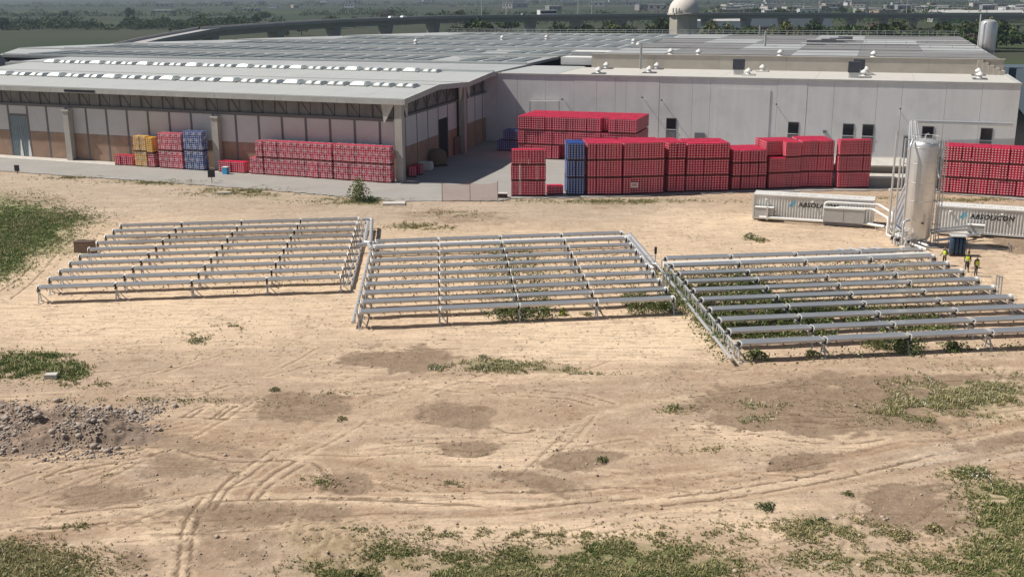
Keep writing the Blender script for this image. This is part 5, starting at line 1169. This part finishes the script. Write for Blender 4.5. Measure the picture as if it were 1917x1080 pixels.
plant(1245, 580, .9, .75, 'bush at the front right corner of the middle array', 18, (G_B, G_A), 700, .08, 'bush', 'bush'); plant(1100, 590, .4, .3, 'little weed between bright plant and fourth stand of the middle array', 19, (G_OL,), 200, .06); plant(370, 640, .6, .3, 'pale weed on the sand below the left array', 20, (G_OL, G_A, FLW), 350, .06)
plant(1830, 890, .7, .4, 'flowering weed clump right of the gravelly track', 21, (G_A, FLW, G_OL), 500, .06); plant(515, 730, .35, .2, 'small tuft above the damp hollow', 22, (G_B, G_OL), 200, .05); plant(640, 785, .3, .2, 'dull tuft right of the damp hollow', 23, (G_OL, G_DRY), 200, .05)
plant(1240, 1003, .3, .2, 'tiny tuft above the bottom grass patch', 24, (G_OL,), 150, .04); plant(1690, 1005, .45, .35, 'brownish weed on the brown soil patch', 25, (G_OL, G_DRY), 300, .06); plant(1750, 990, .4, .3, 'dry shrublet right on the brown soil patch', 26, (G_DRY, G_OL), 300, .06)
plant(905, 672, .4, .35, 'white flowering clump at the left end of the weed strip', 27, (FLW, G_A, G_OL), 300, .05); plant(812, 690, .45, .35, 'white flowering clump on the damp patch left of the weed strip', 28, (FLW, FLW, G_A), 300, .05)

# ------------------------------------------------------------------ far: trees, viaduct, domed tower, town
def tree_mesh(seed, rx, h, n, cols):
    st_ = np.random.RandomState(seed); nb_ = 14; c = st_.normal(0, 1, (nb_, 3)); c /= np.linalg.norm(c, axis=1)[:, None]; c *= st_.uniform(.2, .75, (nb_, 1)); c[:, 2] = np.abs(c[:, 2]) * .9 - .15
    br_ = st_.uniform(.25, .5, nb_); i = st_.randint(0, nb_, n); d = st_.normal(0, 1, (n, 3)); d /= np.linalg.norm(d, axis=1)[:, None]; P = c[i] + d * (br_[i] * st_.uniform(.6, 1.05, n))[:, None]
    P = P * np.array([rx, rx, h * .5]) + np.array([0, 0, h * .55]); P[:, 2] = np.maximum(P[:, 2], h * .12)
    tint = st_.uniform(.65, 1.3, nb_)[i][:, None]
    V, F, C = leaves(P, st_.uniform(.25, .6, n) * (.4 + rx * .12), np.array(cols)[st_.choice(len(cols), n)] * tint); return np_mesh('crown', V, F, M['leaf'], 'tint', C)
TR_ = [tree_mesh(1, 5, 9, 1500, (G_B * .7, G_B * .55)), tree_mesh(2, 6.5, 8, 1700, (G_B * .75, G_A * .55)), tree_mesh(3, 4, 9.5, 1100, (G_OL * .7, G_A * .6)), tree_mesh(4, 8, 7, 1900, (G_B * .6, G_B * .8)), tree_mesh(5, 4.5, 8, 700, (np.array([.17, .13, .10]), np.array([.13, .115, .085])))]
trunk_me = MB().tube([(0, 0, -.2), (.1, 0, 2), (0, .2, 4), (.3, .1, 6)], [.4, .3, .22, .08], 7).tube([(0, .1, 3), (1.4, .5, 5.5)], [.16, .05], 6).tube([(0, .1, 3.2), (-1.3, -.4, 5.8)], [.15, .05], 6).mesh('trunk', M['bark'])
def far_pt(px, Dm): return ((px - 958.5) / FPX * Dm, Dm)
tl = [(px + R.uniform(-8, 8), R.uniform(400, 520)) for px in list(range(845, 1240, 13)) + list(range(1310, 1860, 11))] + [(px + R.uniform(-8, 8), R.uniform(560, 1000)) for px in range(400, 1500, 46)] + [(px + R.uniform(-10, 10), R.uniform(700, 1500)) for px in range(30, 900, 120)] + [(px + R.uniform(-10, 10), R.uniform(900, 1400)) for px in range(1280, 1900, 40)]
tl.sort(); names = ['dark green tree', 'broad green tree', 'olive green tree', 'wide low tree', 'bare brownish tree']; seen = {}
for px, Dm in tl:
    i = R.choice([0, 1, 2, 3, 3, 1]) if R.random() < .88 else 4
    x, y = far_pt(px, Dm); s = R.uniform(.75, 1.2) * (1.3 if Dm < 540 else 1.1)
    wh = 'beyond the roof railing' if Dm < 540 else ('in the far right distance' if px > 1280 and Dm > 890 else 'in the far fields'); key = (i, wh); seen[key] = seen.get(key, -1) + 1
    t = empty('tree', (x, y, 0), R.uniform(0, 6), '%s %s, %s of its kind from the left' % (names[i], wh, ORD[seen[key]]), 'tree', 'distant trees'); t.scale = (s, s, s)
    link('crown', TR_[i], t); link('trunk', trunk_me, t)
# reeds by the railing
for k, px in enumerate((1437, 1452, 1468, 1484, 1500, 1574, 1588, 760, 800, 820)):
    x, y = far_pt(px, R.uniform(330, 345)); P = np.zeros((26, 3)); P[:, :2] = NP.normal(0, 1.0, (26, 2)); V, F, C = tufts(P, np.full(26, 11.0), 4, .25, np.tile(np.array([.30, .27, .16]), (26, 1)), .012)
    t = empty('giant_reed', (x, y, 0), 0, 'pale giant reed clump behind the roof railing, %s from the left' % ORD[(3 + k) if k < 7 else k - 7], 'reed', 'giant reeds behind the railing'); link('blades', np_mesh('blades', V, F, M['leaf'], 'tint', C), t)
# viaduct
va = [(180, 370, 5.0), (300, 400, 8.5), (395, 425, 11.0), (420, 430, 11.8), (640, 480, 13.2), (850, 540, 13.6), (1100, 600, 12.9), (1400, 670, 12.3), (1700, 760, 10.0), (1917, 830, 7.6), (2100, 900, 5.6)]
VP = [Vector((*far_pt(a, b), c)) for a, b, c in va]; vd = empty('viaduct', (VP[0].x, VP[0].y, 0), 0, 'long grey concrete road viaduct crossing behind the factory', 'viaduct')
V0 = Vector((VP[0].x, VP[0].y, 0)); acc = 0; lastp = None
def vpt(s):
    for p, q in zip(VP, VP[1:]):
        l = (q - p).length
        if s <= l: return p.lerp(q, s / l), (q - p).normalized()
        s -= l
    return VP[-1], (VP[-1] - VP[-2]).normalized()
tot = sum((q - p).length for p, q in zip(VP, VP[1:])); s = 0
while s < tot - 32:
    p, d_ = vpt(s); q, _ = vpt(s + 31.9); n_ = Vector((-d_.y, d_.x, 0)).normalized(); p, q = p - V0, q - V0
    for nm_, w0, w1, z0, z1, mt in (('girder', -3.2, 3.2, -3.4, -1.4, 'visc'), ('deck', -5.5, 5.5, -1.38, -1.0, 'visc'), ('parapet', -5.6, -5.3, -1.0, 0, 'visc'), ('parapet', 5.3, 5.6, -1.0, .0, 'visc')):
        MB().hexa([p + n_ * w0 + Vector((0, 0, z0)), q + n_ * w0 + Vector((0, 0, z0)), q + n_ * w1 + Vector((0, 0, z0)), p + n_ * w1 + Vector((0, 0, z0)), p + n_ * w0 + Vector((0, 0, z1)), q + n_ * w0 + Vector((0, 0, z1)), q + n_ * w1 + Vector((0, 0, z1)), p + n_ * w1 + Vector((0, 0, z1))]).build(nm_, M[mt], vd)
    f_ = p; m = MB(); bt = [(-1.4, -1.1), (1.4, -1.1), (1.4, 1.1), (-1.4, 1.1)]
    m.hexa([f_ + n_ * b * 1.0 + d_ * a + Vector((0, 0, -f_.z)) for a, b in bt] + [f_ + n_ * b * 2.9 + d_ * a * 1.25 + Vector((0, 0, -3.42)) for a, b in bt]); m.build('pier', M['visc'], vd); s += 32
for k, px in enumerate((907, 1105, 1108)): pass
def along(px):
    best = min(((abs(958.5 + FPX * vpt(i)[0].x / vpt(i)[0].y - px)), i) for i in range(0, int(tot), 2))[1]; return vpt(best)
for k, px in enumerate((905, 950, 1080, 1108, 1520, 1680)):
    p, d_ = along(px); t = empty('street_lamp', (p.x, p.y + 4, p.z - 1), 0, 'tall lamp post on the viaduct, %s from the left' % ORD[k], 'lamp post', 'lamp posts on the viaduct'); MB().tube([(0, 0, 0), (0, 0, 11), (1.2, 0, 11.4)], [.16, .1, .07], 6).build('mast', M['galv'], t); MB().box(1.0, 1.9, -.15, .15, 11.35, 11.5).build('lamp_head', M['galv'], t)
def vehicle(px, l, h, mt, label, cat, off):
    p, d_ = along(px); n_ = Vector((-d_.y, d_.x, 0)).normalized(); b = p + n_ * off; t = empty(cat.replace(' ', '_'), (b.x, b.y, p.z - .98), math.atan2(d_.y, d_.x), label, cat)
    if cat == 'bus': MB().box(-l / 2, l / 2, -1.25, 1.25, .45, h).build('body', M[mt], t); MB().box(-l / 2 + .4, l / 2 - .4, -1.27, 1.27, 1.5, h - .6).build('window_band', M['pane'], t)
    else: MB().hexa([(-l / 2, -.85, .3), (l / 2, -.85, .3), (l / 2, .85, .3), (-l / 2, .85, .3), (-l / 2, -.85, .85), (l / 2, -.85, .85), (l / 2, .85, .85), (-l / 2, .85, .85)]).hexa([(-l * .36, -.8, .85), (l * .25, -.8, .85), (l * .25, .8, .85), (-l * .36, .8, .85), (-l * .26, -.65, h), (l * .12, -.65, h), (l * .12, .65, h), (-l * .26, .65, h)]).build('body', M[mt], t)
    for x in (-l * .32, l * .32):
        for y in (-.9, .9): MB().tube([(x, y - .1, .34), (x, y + .1, .34)], .34, 10).build('wheel', M['dark'], t)
vehicle(1019, 12, 3.2, 'bus', 'white bus driving along the viaduct', 'bus', -2); vehicle(737, 4.5, 1.5, 'bus', 'white car on the viaduct, left of another', 'car', -2); vehicle(757, 4.5, 1.5, 'bus', 'white car on the viaduct, right of another', 'car', -2); vehicle(975, 4.5, 1.5, 'shutter', 'grey car on the viaduct behind the bus', 'car', -2)
# domed tower
dx, dy = far_pt(1272, 405); t = empty('domed_tower', (dx, dy, 0), .2, 'pale tower with a white dome and an octagonal drum behind the factory roof', 'tower')
MB().lathe([(5.3, 0), (5.3, 15.6)], 8).build('drum', M['beige'], t); MB().lathe([(5.3, 15.61), (5.9, 15.9), (5.9, 16.4), (5.4, 16.5)], 32).build('ledge', M['pale_conc'], t, True)
MB().lathe([(5.5 * math.cos(a * math.pi / 24), 16.51 + 5.9 * math.sin(a * math.pi / 24)) for a in range(12)] + [(.1, 22.45)], 36).build('dome', mat('dome_paint', (.68, .62, .56), .7, var=.1, scale=.4), t, True)
for k in range(3): MB().box(-5.4 + k * .9, -5.0 + k * .9, -3.4 - k * .7, -3.1 - k * .7, 16.5, 18.2).build('antenna', M['galv'], t)
# town
tw = []
for k in range(150):
    px = R.uniform(1330, 2000) if k < 110 else R.uniform(300, 1250); Dm = R.uniform(1050, 3200) if k < 110 else R.uniform(1500, 4000)
    if k < 110 and R.random() < .5: Dm = R.uniform(1050, 1600)
    tw.append((px, Dm))
tw.sort(); twn = {}
for k, (px, Dm) in enumerate(tw):
    x, y = far_pt(px, Dm); s = R.uniform(6, 26) * (1 + Dm / 5000); d_ = R.uniform(8, 22); h = R.uniform(3.5, 9)
    right = px > 1330; t = empty('town_building', (x, y, 0), R.uniform(-.5, .5), ('small flat roofed building in the town far right, %s from the left' if right else 'small pale building on the far horizon, %s from the left') % ORD[twn.setdefault(right, 0)], 'building', 'town buildings far right' if right else 'buildings on the far horizon')
    twn[right] += 1; c = R.choice(['town', 'town', 'town2', 'town3', 'bus']); MB().box(-s / 2, s / 2, -d_ / 2, d_ / 2, 0, h).build('wall', M[c], t); MB().box(-s / 2 - .3, s / 2 + .3, -d_ / 2 - .3, d_ / 2 + .3, h, h + .4).build('roof', M[R.choice(['bus', 'town2', 'town'])], t)
    for i in range(3): MB().box(-s * .4 + i * s * .3, -s * .4 + i * s * .3 + s * .12, -d_ / 2 - .05, -d_ / 2 - .005, h * .4, h * .75).build('window', M['pane'], t)
for px, Dm, l, h, mt, lab in ((1790, 900, 36, 8, 'greenshed', 'long green shed right of the grey halls beyond the viaduct'), (1750, 930, 26, 8, 'grey_box', 'grey hall left of the long green shed'), (1850, 900, 26, 8, 'town3', 'brown hall right of the long green shed'), (1460, 800, 60, 6.5, 'bus', 'long white hall beyond the viaduct, right of the domed tower'), (1340, 760, 34, 5.5, 'bus', 'white hall just right of the domed tower')):
    x, y = far_pt(px, Dm); t = empty('industrial_hall', (x, y, 0), -.12, lab, 'hall'); MB().box(-l / 2, l / 2, -9, 9, 0, h).build('wall', M[mt], t); MB().hexa([(-l / 2 - .5, -9.5, h), (l / 2 + .5, -9.5, h), (l / 2 + .5, 9.5, h), (-l / 2 - .5, 9.5, h), (-l / 2, -.5, h + 1.8), (l / 2, -.5, h + 1.8), (l / 2, .5, h + 1.8), (-l / 2, .5, h + 1.8)]).build('roof', M['grey_box'], t)
# distant belts of trees that read as one mass
for k, (x0, x1, D0, D1, n, h, lab) in enumerate(((-80, 560, 780, 900, 26000, 6, 'dense dark wood across the left distance'), (-80, 760, 1290, 1330, 6000, 6, 'thin dark hedge line across the left distance'), (700, 1950, 860, 1000, 22000, 9, 'dark wood beyond the viaduct'), (-60, 1950, 2300, 2600, 16000, 9, 'farthest dark band of woodland'), (320, 430, 415, 440, 1800, 11, 'dark clump of trees at the left end of the viaduct'))):
    px = NP.uniform(x0, x1, n); Dm = NP.uniform(D0, D1, n); x = (px - 958.5) / FPX * Dm; cl = fbm(px * .03, Dm * .02, 400 + k, 3); kp = cl > (.42 if k else .33); x, Dm, cl = x[kp], Dm[kp], cl[kp]
    z = NP.uniform(.1, 1, len(x)) * h * (.35 + 1.1 * (cl - .42) * 3); V, F, C = leaves(np.stack([x, Dm, z], 1), NP.uniform(.5, 1.2, len(x)) * (D0 / 2200 + .45), np.tile(G_B * .55, (len(x), 1)))
    o = link('woodland', np_mesh('woodland', V, F, M['leaf'], 'tint', C)); tag(o, lab, 'woodland', kind='stuff')
# far hills
def hills(name, Dm, h, seed, c):
    px = np.linspace(-900, 2900, 160); x = (px - 958.5) / FPX * Dm; z = h * (.35 + fbm(px * .004, px * 0, seed, 4)); V = []; 
    for k, (yy, s) in enumerate(((Dm, 0), (Dm + 500, .7), (Dm + 1100, 1), (Dm + 2500, .3), (Dm + 3500, -.1))): V.append(np.stack([x * (yy / Dm), np.full_like(x, yy), z * s - .5], 1))
    V = np.concatenate(V); n = len(px); F = np.array([[k * n + i, k * n + i + 1, (k + 1) * n + i + 1, (k + 1) * n + i] for k in range(4) for i in range(n - 1)])
    struct(link(name, np_mesh(name, V, F, mat(name, c, .95, var=.35, scale=.004), smooth=True)))
hills('hills', 5200, 60, 303, (.085, .09, .06))
HAZE = 1.7e-4
# ------------------------------------------------------------------ air between the near field and the far land
hz = MB().box(-16000, 16000, -4500, 20000, -2, 140).build('haze', None); hz.data.materials.clear(); hz['kind'] = 'stuff'; tag(hz, 'thin pale haze over the distant land', 'haze')
hm = bpy.data.materials.new('haze_air'); hm.use_nodes = True; n = hm.node_tree.nodes
for x in list(n):
    if x.type == 'BSDF_PRINCIPLED': n.remove(x)
v = n.new('ShaderNodeVolumePrincipled'); v.inputs['Color'].default_value = (.47, .56, .68, 1); v.inputs['Density'].default_value = HAZE; v.inputs['Anisotropy'].default_value = .3
hm.node_tree.links.new(v.outputs[0], n['Material Output'].inputs['Volume']); hz.data.materials.append(hm)
